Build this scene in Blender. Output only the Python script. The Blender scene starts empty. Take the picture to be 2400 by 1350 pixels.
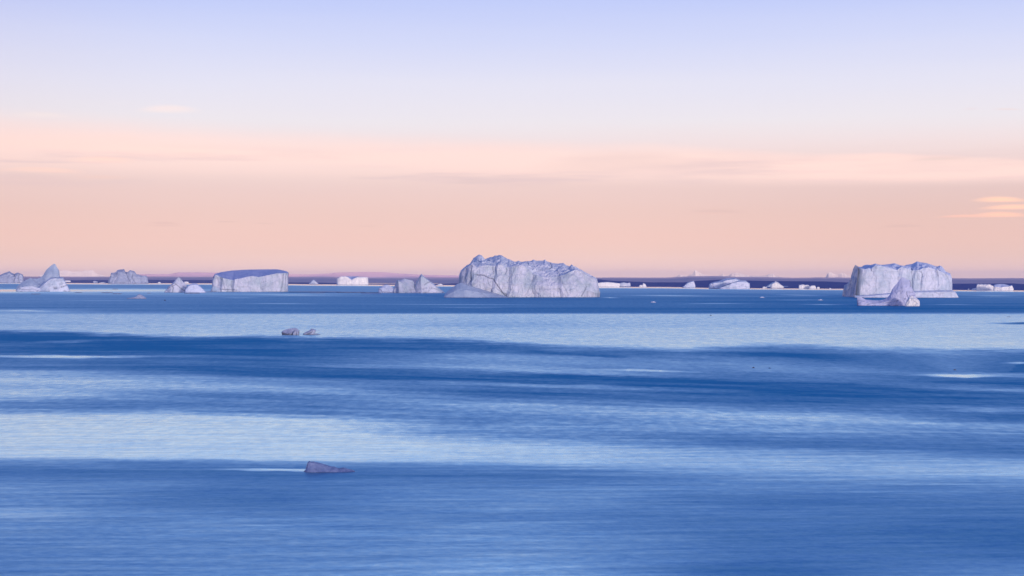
import bpy, math, random
import numpy as np
from mathutils import Vector

R = math.radians
sc = bpy.context.scene
COL = sc.collection

# ------------------------------------------------------------------ camera
F = 3333.0            # focal length in photo pixels (2400 wide)
CAM_H = 25.0
HORIZON = 655.0
PITCH = math.atan((675.0 - HORIZON) / F)
cam_d = bpy.data.cameras.new('camera')
cam_d.sensor_width = 36.0
cam_d.lens = 36.0 * F / 2400.0
cam_d.clip_start = 0.5
cam_d.clip_end = 400000.0
cam = bpy.data.objects.new('camera', cam_d)
cam.location = (0, 0, CAM_H)
cam.rotation_euler = (math.pi / 2 - PITCH, 0, 0)
COL.objects.link(cam)
sc.camera = cam

# ------------------------------------------------------------------ colour handling
sc.view_settings.view_transform = 'Standard'
sc.view_settings.look = 'None'
sc.view_settings.exposure = 0.0
sc.view_settings.gamma = 1.0
sc.cycles.volume_bounces = 1
sc.cycles.max_bounces = 8
sc.cycles.use_denoising = True


def lin(r, g, b):
    out = []
    for c in (r, g, b):
        c = c / 255.0
        out.append(c / 12.92 if c <= 0.04045 else ((c + 0.055) / 1.055) ** 2.4)
    return tuple(out)


# ------------------------------------------------------------------ node helper
class NT:
    def __init__(self, tree):
        self.t = tree

    def n(self, kind, **kw):
        nd = self.t.nodes.new(kind)
        for k, v in kw.items():
            setattr(nd, k, v)
        return nd

    def put(self, sock, v):
        if isinstance(v, bpy.types.NodeSocket):
            self.t.links.new(v, sock)
        elif isinstance(v, (tuple, list)) and sock.type == 'RGBA' and len(v) == 3:
            sock.default_value = (*v, 1.0)
        else:
            sock.default_value = v

    def m(self, op, a, b=0.0, c=0.0, clamp=False):
        nd = self.n('ShaderNodeMath', operation=op, use_clamp=clamp)
        for s, v in zip(nd.inputs, (a, b, c)):
            self.put(s, v)
        return nd.outputs[0]

    def step(self, x, lo, hi):
        nd = self.n('ShaderNodeMapRange', interpolation_type='SMOOTHSTEP')
        self.put(nd.inputs['Value'], x)
        self.put(nd.inputs['From Min'], lo)
        self.put(nd.inputs['From Max'], hi)
        return nd.outputs[0]

    def maprange(self, x, lo, hi, a, b):
        nd = self.n('ShaderNodeMapRange')
        self.put(nd.inputs[0], x)
        for s, v in zip(nd.inputs[1:5], (lo, hi, a, b)):
            self.put(s, v)
        return nd.outputs[0]

    def mix(self, f, a, b, blend='MIX'):
        nd = self.n('ShaderNodeMix', data_type='RGBA', blend_type=blend)
        self.put(nd.inputs[0], f)
        self.put(nd.inputs[6], a)
        self.put(nd.inputs[7], b)
        return nd.outputs[2]

    def xyz(self, x, y, z):
        nd = self.n('ShaderNodeCombineXYZ')
        for s, v in zip(nd.inputs, (x, y, z)):
            self.put(s, v)
        return nd.outputs[0]

    def sep(self, v):
        nd = self.n('ShaderNodeSeparateXYZ')
        self.put(nd.inputs[0], v)
        return nd.outputs

    def noise(self, vec, scale=1.0, detail=2.0, rough=0.5, out=0, dist=0.0):
        nd = self.n('ShaderNodeTexNoise')
        self.put(nd.inputs['Vector'], vec)
        nd.inputs['Scale'].default_value = scale
        nd.inputs['Detail'].default_value = detail
        nd.inputs['Roughness'].default_value = rough
        nd.inputs['Distortion'].default_value = dist
        return nd.outputs[out]

    def ramp(self, f, stops):
        nd = self.n('ShaderNodeValToRGB')
        cr = nd.color_ramp
        while len(cr.elements) < len(stops):
            cr.elements.new(0.5)
        for e, (p, c) in zip(cr.elements, stops):
            e.position = p
            e.color = (*c, 1.0)
        self.put(nd.inputs[0], f)
        return nd.outputs[0]


# ------------------------------------------------------------------ world: dusk sky
SUN_ELEV, SUN_AZ = 5.0, 154.0        # degrees; azimuth clockwise from the view direction
w = bpy.data.worlds.new('World')
sc.world = w
w.use_nodes = True
w.node_tree.nodes.clear()
W = NT(w.node_tree)
tc = W.n('ShaderNodeTexCoord')
dx, dy, dz = W.sep(tc.outputs['Generated'])
az = W.m('ARCTAN2', dx, dy)
el = W.m('ARCSINE', dz)


def elev_of(y):
    return math.atan((HORIZON - y) / F)


def az_of(x):
    return math.atan((x - 1200.0) / F)


warp = W.noise(W.xyz(W.m('MULTIPLY', az, 3.0), W.m('MULTIPLY', el, 40.0), 3.1), 1.0, 3.0, 0.55)
elw = W.m('ADD', el, W.m('MULTIPLY', W.m('SUBTRACT', warp, 0.5), 0.010))
TOP = 1.5708
GRAD = [(648, (274, 230, 212)), (625, (266, 224, 208)), (600, (258, 217, 200)), (560, (254, 211, 196)), (500, (246, 209, 198)),
        (450, (244, 212, 205)), (400, (247, 219, 213)), (340, (247, 229, 229)), (290, (242, 235, 240)),
        (200, (232, 231, 247)), (100, (214, 220, 251)), (0, (195, 207, 252))]
stops = [(max(0.0, elev_of(y)) / TOP, lin(*c)) for y, c in GRAD]
stops += [(0.165, (0.42, 0.58, 1.0)), (0.22, (0.25, 0.46, 0.95)), (0.30, (0.11, 0.29, 0.76)),
          (0.45, (0.035, 0.14, 0.52)), (0.70, (0.02, 0.085, 0.42)), (1.0, (0.015, 0.07, 0.38))]
front = W.ramp(W.m('DIVIDE', W.m('MAXIMUM', elw, 0.0), TOP), stops)

# cloud veil: a peach band that ends sharply upwards on the right and softly on the left
sl = W.m('ADD', W.m('MULTIPLY', az, -0.052), 0.1005)
topn = W.noise(W.xyz(W.m('MULTIPLY', az, 9.0), W.m('MULTIPLY', el, 14.0), 7.7), 1.0, 3.0, 0.5)
edge = W.m('ADD', sl, W.m('MULTIPLY', W.m('SUBTRACT', topn, 0.5), 0.011))
soft = W.maprange(az, -0.25, 0.25, 0.028, 0.0045)
below = W.m('SUBTRACT', 1.0, W.step(el, W.m('SUBTRACT', edge, soft), edge))
above = W.step(el, W.maprange(az, -0.1, 0.3, 0.066, 0.062), W.maprange(az, -0.1, 0.3, 0.085, 0.069))
streak = W.noise(W.xyz(W.m('MULTIPLY', az, 6.0), W.m('MULTIPLY', el, 90.0), 1.3), 1.0, 4.0, 0.55)
veil = W.m('MULTIPLY', W.m('MULTIPLY', below, above), W.maprange(streak, 0.3, 0.7, 0.68, 1.0))
skyc = W.mix(W.m('MULTIPLY', veil, 0.95), front, lin(268, 232, 221))
dim = W.m('MULTIPLY', W.step(az, 0.04, 0.33), W.m('SUBTRACT', 1.0, W.step(el, 0.060, 0.070)))
skyc = W.mix(W.m('MULTIPLY', dim, 0.10), skyc, (0.30, 0.16, 0.15))
skyc = W.mix(W.m('MULTIPLY', W.m('SUBTRACT', 1.0, W.step(az, -0.37, -0.20)), 0.05), skyc, (0.40, 0.12, 0.10))
# grey-rose streaks below the veil
gs = W.noise(W.xyz(W.m('MULTIPLY', az, 5.0), W.m('MULTIPLY', el, 75.0), 9.4), 1.0, 4.0, 0.6)
gband = W.m('MULTIPLY', W.step(el, 0.060, 0.070), W.m('SUBTRACT', 1.0, W.step(el, 0.078, 0.095)))
gfac = W.m('MULTIPLY', W.m('MULTIPLY', W.step(gs, 0.45, 0.72), gband), W.maprange(az, -0.3, 0.3, 0.95, 0.4))
skyc = W.mix(gfac, skyc, lin(228, 201, 203))


def wisp(c, x, y, hx, hy, col, strength, tilt=0.0):
    u = W.m('DIVIDE', W.m('SUBTRACT', az, az_of(x)), hx / F)
    v0 = W.m('ADD', W.m('SUBTRACT', el, elev_of(y)), W.m('MULTIPLY', W.m('SUBTRACT', az, az_of(x)), tilt))
    v0 = W.m('ADD', v0, W.m('MULTIPLY', W.m('MULTIPLY', u, u), 0.5 * hy / F))
    v = W.m('DIVIDE', v0, hy / F)
    v = W.m('ADD', v, W.m('MULTIPLY', W.m('SUBTRACT', streak, 0.5), 2.4))
    r = W.m('SQRT', W.m('ADD', W.m('MULTIPLY', u, u), W.m('MULTIPLY', v, v)))
    return W.mix(W.m('MULTIPLY', W.m('SUBTRACT', 1.0, W.step(r, 0.15, 1.05)), strength * (0.55 if col[0] < 240 else 1.0)), c, lin(*col))


for (x, y, hx, hy, col, s, ti) in [
        (2345, 477, 70, 8, (278, 224, 194), .95, .02), (2375, 495, 85, 7, (278, 222, 194), .95, 0),
        (2345, 511, 75, 8, (274, 216, 190), .98, 0), (2265, 513, 75, 4, (266, 210, 190), .8, 0),
        (1680, 496, 85, 7, (229, 193, 186), .6, .02), (1660, 501, 60, 3, (246, 205, 193), .5, 0),
        (2115, 533, 60, 5, (224, 187, 178), .5, 0), (385, 527, 48, 5, (231, 191, 182), .7, .02),
        (385, 533, 60, 3, (231, 191, 182), .5, 0),
        (530, 522, 40, 3, (229, 192, 182), .6, 0), (620, 526, 40, 3, (231, 193, 183), .5, .02),
        (860, 531, 40, 3, (233, 194, 184), .4, 0), (1110, 425, 70, 8, (229, 203, 200), .6, 0),
        (1295, 503, 40, 4, (246, 208, 194), .5, 0), (1060, 540, 40, 3, (236, 199, 188), .4, 0),
        (395, 268, 85, 13, (260, 239, 234), .6, 0), (100, 290, 80, 10, (250, 235, 233), .6, 0),
        (2360, 278, 40, 3, (245, 225, 225), .6, .05), (2275, 274, 25, 3, (240, 224, 228), .5, 0),
        (2200, 384, 90, 7, (240, 214, 207), .6, 0), (240, 386, 90, 9, (266, 226, 212), .85, 0),
        (100, 412, 110, 8, (262, 222, 208), .8, 0), (240, 423, 70, 5, (249, 213, 202), .6, 0),
        (1450, 385, 260, 26, (244, 214, 208), .5, -.02), (60, 427, 150, 10, (231, 203, 204), .5, 0)]:
    skyc = wisp(skyc, x, y, hx, hy, col, s, ti)

# the sunset side behind the camera: Nishita sky with a low sun, plus the warm twilight arch
sky = W.n('ShaderNodeTexSky', sky_type='NISHITA')
sky.sun_disc = False
sky.sun_elevation = R(SUN_ELEV)
sky.sun_rotation = R(SUN_AZ)
sky.altitude = 20
sky.dust_density = 1.0
nish = W.mix(1.0, sky.outputs[0], (0.08, 0.08, 0.08), 'MULTIPLY')
back = W.ramp(W.m('DIVIDE', W.m('MAXIMUM', el, 0.0), TOP),
              [(0.0, (2.0, 1.55, 1.55)), (0.08, (1.9, 1.65, 1.85)), (0.2, (0.85, 0.90, 1.35)),
               (0.4, (0.10, 0.22, 0.58)), (0.7, (0.02, 0.085, 0.42)), (1.0, (0.015, 0.07, 0.38))])
back = W.mix(0.25, back, nish)
side = W.ramp(W.m('DIVIDE', W.m('MAXIMUM', el, 0.0), TOP),
              [(0.0, (0.42, 0.44, 0.66)), (0.1, (0.30, 0.37, 0.70)), (0.25, (0.12, 0.21, 0.58)),
               (0.45, (0.035, 0.12, 0.50)), (0.7, (0.02, 0.085, 0.42)), (1.0, (0.015, 0.07, 0.38))])
sun_h = W.m('ADD', W.m('MULTIPLY', dx, math.sin(R(SUN_AZ))), W.m('MULTIPLY', dy, math.cos(R(SUN_AZ))))
rear = W.step(sun_h, 0.1, 0.75)
off = W.step(W.m('ABSOLUTE', az), 0.55, 1.1)
allsky = W.mix(rear, W.mix(off, skyc, side), back)
ground = W.step(dz, -0.002, 0.0)
allsky = W.mix(ground, lin(60, 100, 170), allsky)
bg = W.n('ShaderNodeBackground')
W.put(bg.inputs['Color'], allsky)
bg.inputs['Strength'].default_value = 1.0
wo = W.n('ShaderNodeOutputWorld')
W.t.links.new(bg.outputs[0], wo.inputs[0])

# ------------------------------------------------------------------ sun: low, behind the camera to the right
sun_d = bpy.data.lights.new('sun', 'SUN')
sun_d.energy = 2.3
sun_d.angle = R(5)
sun_d.color = (1.0, 0.86, 0.80)
sun = bpy.data.objects.new('sun', sun_d)
a, e = R(SUN_AZ), R(SUN_ELEV)
to_sun = Vector((math.sin(a) * math.cos(e), math.cos(a) * math.cos(e), math.sin(e)))
sun.rotation_euler = to_sun.to_track_quat('Z', 'Y').to_euler()
COL.objects.link(sun)


# ------------------------------------------------------------------ pixel <-> place
CP, SP = math.cos(PITCH), math.sin(PITCH)


def ray(px, py):
    """direction through photo pixel(s), scaled so that y = 1"""
    u = (np.asarray(px, float) - 1200.0) / F
    v = (675.0 - np.asarray(py, float)) / F
    yy = CP + v * SP
    zz = -SP + v * CP
    return u / yy, zz / yy


def dist_of(py):
    """how far away the water is that shows on photo row py"""
    _, z = ray(1200, py)
    return float(-CAM_H / z)


def pix_of(X, Y):
    """photo pixel of a water point"""
    dxx, dyy, dzz = X, Y, -CAM_H
    depth = dyy * CP - dzz * SP
    up = dyy * SP + dzz * CP
    return 1200.0 + F * X / depth, 675.0 - F * up / depth


# ------------------------------------------------------------------ numpy noise
def _hash(ix, iy, iz):
    n = (ix.astype(np.int64) * 374761393 + iy.astype(np.int64) * 668265263 + iz.astype(np.int64) * 1274126177) & 0xffffffff
    n = ((n ^ (n >> 13)) * 1103515245) & 0xffffffff
    n = ((n ^ (n >> 16)) * 668265263) & 0xffffffff
    return ((n ^ (n >> 15)) & 0xffffff) / float(0xffffff)


def vnoise(x, y, z):
    x, y, z = np.broadcast_arrays(np.asarray(x, float), np.asarray(y, float), np.asarray(z, float))
    ix, iy, iz = np.floor(x), np.floor(y), np.floor(z)
    fx, fy, fz = x - ix, y - iy, z - iz
    fx, fy, fz = [f * f * f * (f * (f * 6 - 15) + 10) for f in (fx, fy, fz)]
    r = 0
    for i in (0, 1):
        for j in (0, 1):
            for k in (0, 1):
                wgt = (fx if i else 1 - fx) * (fy if j else 1 - fy) * (fz if k else 1 - fz)
                r = r + wgt * _hash(ix + i, iy + j, iz + k)
    return r * 2 - 1


def fbm(x, y, z, oct=4, gain=0.5):
    s, a, t = 0, 1.0, 0
    for o in range(oct):
        k = 2.03 ** o
        s = s + a * vnoise(x * k + o * 7.1, y * k + o * 3.7, z * k + o * 1.9)
        t += a
        a *= gain
    return s / t


def ridged(x, y, z, oct=4, gain=0.55):
    s, a, t = 0, 1.0, 0
    for o in range(oct):
        k = 2.1 ** o
        s = s + a * (1 - np.abs(vnoise(x * k + o * 5.3, y * k + o * 2.7, z * k + o * 9.1)) * 2)
        t += a
        a *= gain
    return s / t


def cells(x, y, z):
    """random value of the nearest cell and distance to the border between cells"""
    x, y, z = np.broadcast_arrays(np.asarray(x, float), np.asarray(y, float), np.asarray(z, float))
    ix, iy, iz = np.floor(x), np.floor(y), np.floor(z)
    d1 = np.full(x.shape, 9.0)
    d2 = np.full(x.shape, 9.0)
    val = np.zeros(x.shape)
    for i in (-1, 0, 1):
        for j in (-1, 0, 1):
            for k in (-1, 0, 1):
                cx, cy, cz = ix + i, iy + j, iz + k
                ox = cx + _hash(cx, cy, cz)
                oy = cy + _hash(cx + 91, cy, cz)
                oz = cz + _hash(cx, cy + 57, cz)
                d = np.sqrt((x - ox) ** 2 + (y - oy) ** 2 + (z - oz) ** 2)
                near = d < d1
                d2 = np.where(near, d1, np.minimum(d2, d))
                val = np.where(near, _hash(cx + 13, cy + 29, cz + 31), val)
                d1 = np.where(near, d, d1)
    return val, d2 - d1


def interp(pts, x):
    pts = sorted(pts)
    return np.interp(x, [p[0] for p in pts], [p[1] for p in pts])


# ------------------------------------------------------------------ mesh helper
def grid_mesh(name, P, mat, parent=None, attrs=None, smooth=False):
    """P: rows x cols x 3 -> one mesh object"""
    r, c = P.shape[:2]
    me = bpy.data.meshes.new(name)
    idx = np.arange(r * c).reshape(r, c)
    q = np.stack([idx[:-1, :-1], idx[:-1, 1:], idx[1:, 1:], idx[1:, :-1]], -1).reshape(-1, 4)
    me.vertices.add(r * c)
    me.vertices.foreach_set('co', P.reshape(-1).astype(np.float32))
    me.loops.add(q.size)
    me.loops.foreach_set('vertex_index', q.reshape(-1).astype(np.int32))
    me.polygons.add(len(q))
    me.polygons.foreach_set('loop_start', np.arange(0, q.size, 4, dtype=np.int32))
    me.polygons.foreach_set('use_smooth', np.full(len(q), smooth, dtype=bool))
    me.update(calc_edges=True)
    for k, v in (attrs or {}).items():
        at = me.attributes.new(k, 'FLOAT', 'POINT')
        at.data.foreach_set('value', v.reshape(-1).astype(np.float32))
    me.materials.append(mat)
    o = bpy.data.objects.new(name, me)
    COL.objects.link(o)
    if parent:
        o.parent = parent
        o.matrix_parent_inverse = parent.matrix_world.inverted()
    return o


def tag(o, label=None, cat=None, group=None, kind=None):
    for k, v in (('label', label), ('category', cat), ('group', group), ('kind', kind)):
        if v:
            o[k] = v
    return o


def new_mat(name):
    m = bpy.data.materials.new(name)
    m.use_nodes = True
    m.node_tree.nodes.clear()
    return m, NT(m.node_tree)


# ------------------------------------------------------------------ materials
def ice_mat(name, base, tint, dark, rough=0.6, bump=0.5, scale=0.05, streak=0.5):
    m, N = new_mat(name)
    pos = N.n('ShaderNodeNewGeometry').outputs['Position']
    x, y, z = N.sep(pos)
    n1 = N.noise(pos, scale, 5.0, 0.6)
    n2 = N.noise(N.xyz(N.m('MULTIPLY', x, scale * 6), N.m('MULTIPLY', y, scale * 6), N.m('MULTIPLY', z, scale * 0.9)), 1.0, 4.0, 0.65)
    n3 = N.noise(pos, scale * 9, 5.0, 0.7)
    c = N.mix(N.step(n1, 0.36, 0.66), base, tint)
    n4 = N.noise(N.xyz(N.m('MULTIPLY', x, scale * 0.5), N.m('MULTIPLY', y, scale * 0.5), N.m('MULTIPLY', z, scale * 5)), 1.0, 4.0, 0.6)
    c = N.mix(N.m('MULTIPLY', N.step(n4, 0.55, 0.7), 0.35), c, tuple(0.8 * b for b in tint))
    c = N.mix(N.m('MULTIPLY', N.step(n2, 0.5, 0.72), streak), c, tuple(0.62 * b for b in tint))
    at = N.n('ShaderNodeAttribute', attribute_name='dirt_shade').outputs['Fac']  # carries cracks and dirt, plus painted shade on floe edges and undersides
    dirt_shade_fac = N.m('MULTIPLY', at, N.maprange(n3, 0.3, 0.65, 0.55, 1.0))
    c = N.mix(dirt_shade_fac, c, dark)
    b = N.n('ShaderNodeBump')
    b.inputs['Strength'].default_value = bump
    b.inputs['Distance'].default_value = 0.06 / scale
    N.put(b.inputs['Height'], N.m('ADD', n3, N.m('MULTIPLY', n2, 0.7)))
    p = N.n('ShaderNodeBsdfPrincipled')
    N.put(p.inputs['Base Color'], c)
    p.inputs['Roughness'].default_value = rough
    p.inputs['IOR'].default_value = 1.31
    N.t.links.new(b.outputs[0], p.inputs['Normal'])
    o = N.n('ShaderNodeOutputMaterial')
    N.t.links.new(p.outputs[0], o.inputs[0])
    return m


ICE = ice_mat('shaded_glacier_ice', (0.72, 0.73, 0.85), (0.50, 0.57, 0.69), (0.07, 0.09, 0.16))  # albedo lowered to stand for shade on the near bergs
SHELF_ICE = ice_mat('weathered_ice', (0.63, 0.63, 0.74), (0.44, 0.50, 0.59), (0.07, 0.09, 0.16))
SNOW = ice_mat('old_snow', (0.70, 0.74, 0.88), (0.60, 0.65, 0.82), (0.07, 0.09, 0.17), bump=0.35, streak=0.25)
CROWN = ice_mat('broken_snowy_ice', (0.74, 0.74, 0.82), (0.58, 0.63, 0.74), (0.07, 0.09, 0.16))
FIN_ICE = ice_mat('lavender_ice', (0.60, 0.60, 0.80), (0.47, 0.50, 0.70), (0.07, 0.09, 0.16))
ROOF = ice_mat('blue_shadowed_snow', (0.46, 0.51, 0.74), (0.37, 0.43, 0.68), (0.07, 0.09, 0.17), bump=0.4, streak=0.2)  # blue shadow on the sloping top is put into this snow colour
DULL_ICE = ice_mat('dull_grey_ice', (0.44, 0.48, 0.62), (0.34, 0.39, 0.52), (0.06, 0.08, 0.15))
BLUE_ICE = ice_mat('smooth_blue_ice', (0.47, 0.54, 0.66), (0.36, 0.44, 0.58), (0.07, 0.10, 0.18), 0.35, 0.3, 0.05, 0.3)
SUNLIT_ICE = ice_mat('sunlit_cream_ice', (0.88, 0.84, 0.80), (0.80, 0.77, 0.78), (0.30, 0.31, 0.40), 0.6, 0.4, 0.03, 0.4)  # lighter copy: warm sunlight on far bergs put into the base colour
DARK_ICE = ice_mat('black_wet_ice', (0.05, 0.07, 0.13), (0.04, 0.05, 0.10), (0.02, 0.03, 0.06), 0.3, 0.4, 0.8)
GREY_ICE = ice_mat('mid_grey_ice', (0.42, 0.46, 0.60), (0.30, 0.33, 0.46), (0.03, 0.04, 0.08), 0.45, 0.7, 0.5)  # a darker grey than the berg ice
SHADED_ICE = ice_mat('shaded_dark_ice', (0.22, 0.27, 0.46), (0.13, 0.18, 0.36), (0.03, 0.04, 0.09), 0.35, 0.6, 0.8)  # dark blue base paints the shade that the foreground wedge lies in


def land_mat(name, cols, scale, stretch=0.15, rough=0.95):
    m, N = new_mat(name)
    pos = N.n('ShaderNodeNewGeometry').outputs['Position']
    x, y, z = N.sep(pos)
    v = N.xyz(N.m('MULTIPLY', x, scale * stretch), N.m('MULTIPLY', y, scale * stretch), N.m('MULTIPLY', z, scale * 14))
    n = N.noise(v, 1.0, 6.0, 0.62)
    n2 = N.noise(pos, scale * 0.9, 5.0, 0.6)
    f = N.m('ADD', N.m('MULTIPLY', n, 0.6), N.m('MULTIPLY', n2, 0.4))
    c = N.ramp(N.maprange(f, 0.36, 0.64, 0, 1), [(i / (len(cols) - 1), q) for i, q in enumerate(cols)])
    p = N.n('ShaderNodeBsdfPrincipled')
    N.put(p.inputs['Base Color'], c)
    p.inputs['Roughness'].default_value = rough
    p.inputs['Specular IOR Level'].default_value = 0.1
    o = N.n('ShaderNodeOutputMaterial')
    N.t.links.new(p.outputs[0], o.inputs[0])
    return m


COAST = land_mat('shadowed_coast_tundra', [(0.04, 0.085, 0.28), (0.06, 0.11, 0.32), (0.085, 0.13, 0.34)], 0.004)  # shadow over the low coast is painted as this dark blue
TUNDRA = land_mat('hazed_purple_tundra', [(0.46, 0.42, 0.52), (0.56, 0.46, 0.53), (0.66, 0.48, 0.52)], 0.0012)  # purple of the distance haze is mixed into the ground colour
PLATEAU = land_mat('sunlit_rosy_plateau', [(0.46, 0.36, 0.52), (0.72, 0.48, 0.54), (0.88, 0.58, 0.56)], 0.0008)  # pink evening light on the slopes is put into this colour
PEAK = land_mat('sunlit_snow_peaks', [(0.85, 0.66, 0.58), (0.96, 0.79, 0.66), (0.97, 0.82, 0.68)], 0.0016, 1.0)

# ------------------------------------------------------------------ water
# calmness of the surface: 1 = slick that mirrors the low sky, 0 = ruffled by wind
SHORE = [(-900, 661.5), (0, 662.2), (100, 663), (250, 664), (400, 664), (497, 664.3), (677, 666), (720, 666.7), (863, 667.6),
         (1075, 669), (1404, 672.5), (1560, 673), (1660, 675), (1750, 675.6), (1975, 677.2), (2231, 680), (2400, 681.2), (3300, 686)]
BOUND = [(-900, 770), (0, 775), (150, 778), (300, 784), (450, 790), (600, 788), (750, 793), (1000, 792), (1100, 796), (1200, 803), (1300, 811),
         (1400, 815), (1600, 819), (1700, 814), (1800, 810), (1900, 812), (2000, 817), (2200, 823), (2400, 823), (3300, 830)]
COLS = {
    0: [(778, .05), (805, .1), (830, .12), (845, .25), (862, .2), (872, .5), (885, .62), (895, .68), (905, .55), (925, .68), (935, .5),
        (945, .3), (958, .35), (968, .5), (980, .78), (1000, .84), (1060, .84), (1072, .7), (1085, .3), (1105, .2), (1130, .35),
        (1145, .42), (1170, .38), (1190, .4), (1205, .55), (1215, .42), (1250, .38), (1300, .32), (1350, .3)],
    600: [(792, .02), (815, .04), (830, .1), (845, .15), (860, .1), (880, .12), (890, .4), (900, .45), (912, .6), (925, .3), (945, .25),
          (965, .28), (978, .7), (1000, .8), (1060, .8), (1075, .7), (1082, .38), (1095, .25), (1110, .18), (1130, .25), (1165, .22),
          (1190, .25), (1215, .35), (1250, .38), (1300, .36), (1350, .4)],
    1200: [(805, .08), (815, .1), (830, .25), (850, .45), (860, .48), (870, .52), (876, .15), (885, .06), (895, .12), (902, .45),
           (908, .2), (918, .12), (940, .3), (948, .5), (965, .5), (975, .35), (1000, .42), (1020, .36), (1027, .5), (1045, .66),
           (1080, .66), (1092, .4), (1115, .2), (1130, .3), (1150, .35), (1170, .42), (1190, .38), (1205, .3), (1230, .38),
           (1260, .42), (1300, .42), (1350, .52)],
    1800: [(818, .18), (832, .13), (840, .25), (860, .4), (870, .35), (890, .2), (897, .04), (912, .06), (935, .14), (955, .25),
           (968, .55), (980, .6), (995, .5), (1005, .45), (1030, .25), (1045, .25), (1060, .5), (1075, .56), (1095, .56),
           (1120, .4), (1150, .3), (1175, .22), (1200, .28), (1250, .22), (1300, .26), (1320, .2), (1340, .14), (1350, .2)],
    2400: [(826, .08), (845, .14), (850, .3), (860, .2), (880, .4), (888, .14), (905, .1), (915, .3), (925, .14), (950, .14),
           (960, .4), (967, .2), (985, .14), (998, .48), (1005, .45), (1025, .3), (1045, .25), (1060, .22), (1075, .4),
           (1095, .58), (1115, .58), (1130, .4), (1160, .28), (1200, .22), (1250, .16), (1300, .2), (1325, .32), (1350, .36)],
}
UPPER = {   # between the far shore and the wind line
    0: [(660, .5), (666, .42), (672, .42), (676, .5), (679, .97), (684, .97), (687, .7), (690, .42), (705, .36), (722, .26), (727, .62), (731, .66), (738, .52), (765, .52), (775, .62)],
    350: [(660, .5), (668, .42), (676, .4), (679, .9), (683, .9), (687, .6), (690, .64), (692, .4), (712, .3), (728, .24), (734, .52), (745, .55), (765, .54), (782, .66)],
    620: [(660, .5), (672, .45), (682, .42), (687, .55), (690, .62), (693, .3), (705, .28), (714, .25), (724, .18), (732, .22), (736, .58), (750, .6), (770, .56), (788, .72)],
    1200: [(660, .5), (670, .46), (684, .4), (690, .25), (700, .15), (715, .22), (728, .12), (732, .14), (736, .6), (750, .54), (762, .5), (778, .62), (795, .8), (803, .84)],
    1500: [(665, .5), (676, .48), (684, .4), (690, .3), (700, .17), (715, .18), (726, .1), (732, .12), (736, .6), (750, .58), (765, .56), (785, .76), (805, .88), (818, .8)],
    2000: [(668, .5), (680, .46), (690, .3), (698, .12), (708, .1), (720, .03), (731, .04), (736, .58), (750, .56), (765, .58), (785, .74), (800, .86), (815, .86)],
    2400: [(668, .5), (684, .5), (692, .36), (700, .2), (712, .1), (722, .05), (731, .06), (736, .56), (750, .64), (765, .66), (790, .8), (810, .88), (825, .84)],
}
STROKES = [  # centre line points, half thickness, calmness, taper
    ([(-300, 837), (0, 835.5), (250, 836), (420, 834), (540, 832), (600, 834)], 4.2, .93, .55),
    ([(1320, 867), (1400, 866), (1500, 868), (1700, 874)], 3.0, .8, .5), ([(2090, 880), (2160, 879), (2260, 882), (2400, 880)], 4.6, .92, .45),
    ([(2330, 851), (2450, 850)], 2.4, .75, .5), ([(2230, 916), (2330, 914), (2480, 916)], 3.5, .6, .5), ([(2150, 962), (2280, 962), (2500, 965)], 4, .62, .5),
    ([(430, 1098.5), (600, 1101), (722, 1102.5), (800, 1103)], 4.0, .86, (.6, .1)), ([(40, 890), (200, 894), (330, 891), (450, 889)], 4.2, .82, .6),
    ([(380, 910), (600, 913), (850, 914)], 4, .66, .5), ([(-100, 926), (0, 926), (130, 927)], 4, .8, .5),
    ([(1080, 901), (1250, 903), (1500, 908)], 3.2, .6, .4), ([(2300, 757), (2360, 758), (2500, 757)], 2.4, .1, .5),
    ([(40, 804), (150, 801), (260, 798)], 3, .3, .4), ([(600, 856), (900, 860), (1250, 871)], 3, .5, .3),
    ([(700, 713), (900, 713), (1200, 714), (1420, 716.5)], 1.1, .8, .7), ([(1380, 692.3), (1500, 692.3), (1640, 693.5), (1760, 694)], 1.6, 1.0, .7),
    ([(1400, 697.5), (1460, 698)], 0.9, .8, .5), ([(1540, 713.5), (1660, 711.5), (1810, 711.3)], 1.0, .62, .5), ([(1840, 712.5), (1940, 714), (2020, 714)], 1.0, .8, .6),
    ([(2140, 713), (2260, 713.4), (2330, 713)], 0.8, .55, .5), ([(480, 691), (620, 691), (800, 692.5), (880, 692.5)], 1.2, .86, .6),
    ([(480, 697), (560, 698), (640, 697)], 0.9, .6, .5), ([(60, 705), (200, 704.5), (420, 705)], 0.9, .58, .5), ([(520, 712), (640, 711.5), (800, 713)], 1.0, .66, .5),
    ([(980, 720.5), (1120, 721.5), (1220, 721)], 0.8, .5, .4), ([(150, 676), (330, 677), (480, 678)], 0.9, .75, .3), ([(1770, 690), (1900, 692), (1980, 692.5)], 0.9, .75, .5),
    ([(2240, 693), (2330, 693.5), (2420, 694)], 0.9, .75, .5), ([(600, 685.5), (760, 685.8), (900, 686.3)], 0.9, .05, .3),
    ([(1200, 821), (1330, 830), (1500, 838)], 4, .1, .2), ([(1000, 830), (1120, 829), (1260, 829)], 1.2, .5, .4), ([(-80, 728), (60, 728), (200, 732)], 2.0, .8, .5),
    ([(1780, 702), (1860, 703), (1960, 702)], .8, .4, .4), ([(-50, 688.3), (150, 688.6), (400, 690)], .8, .8, .6),
]


def shear(x, y):
    s = np.interp(y, [780, 830, 870, 1000, 1060, 1120, 1300], [0.0, .012, .034, .032, .02, .008, .0])
    return y - s * np.clip(x - 500, -100, 2200)


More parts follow.
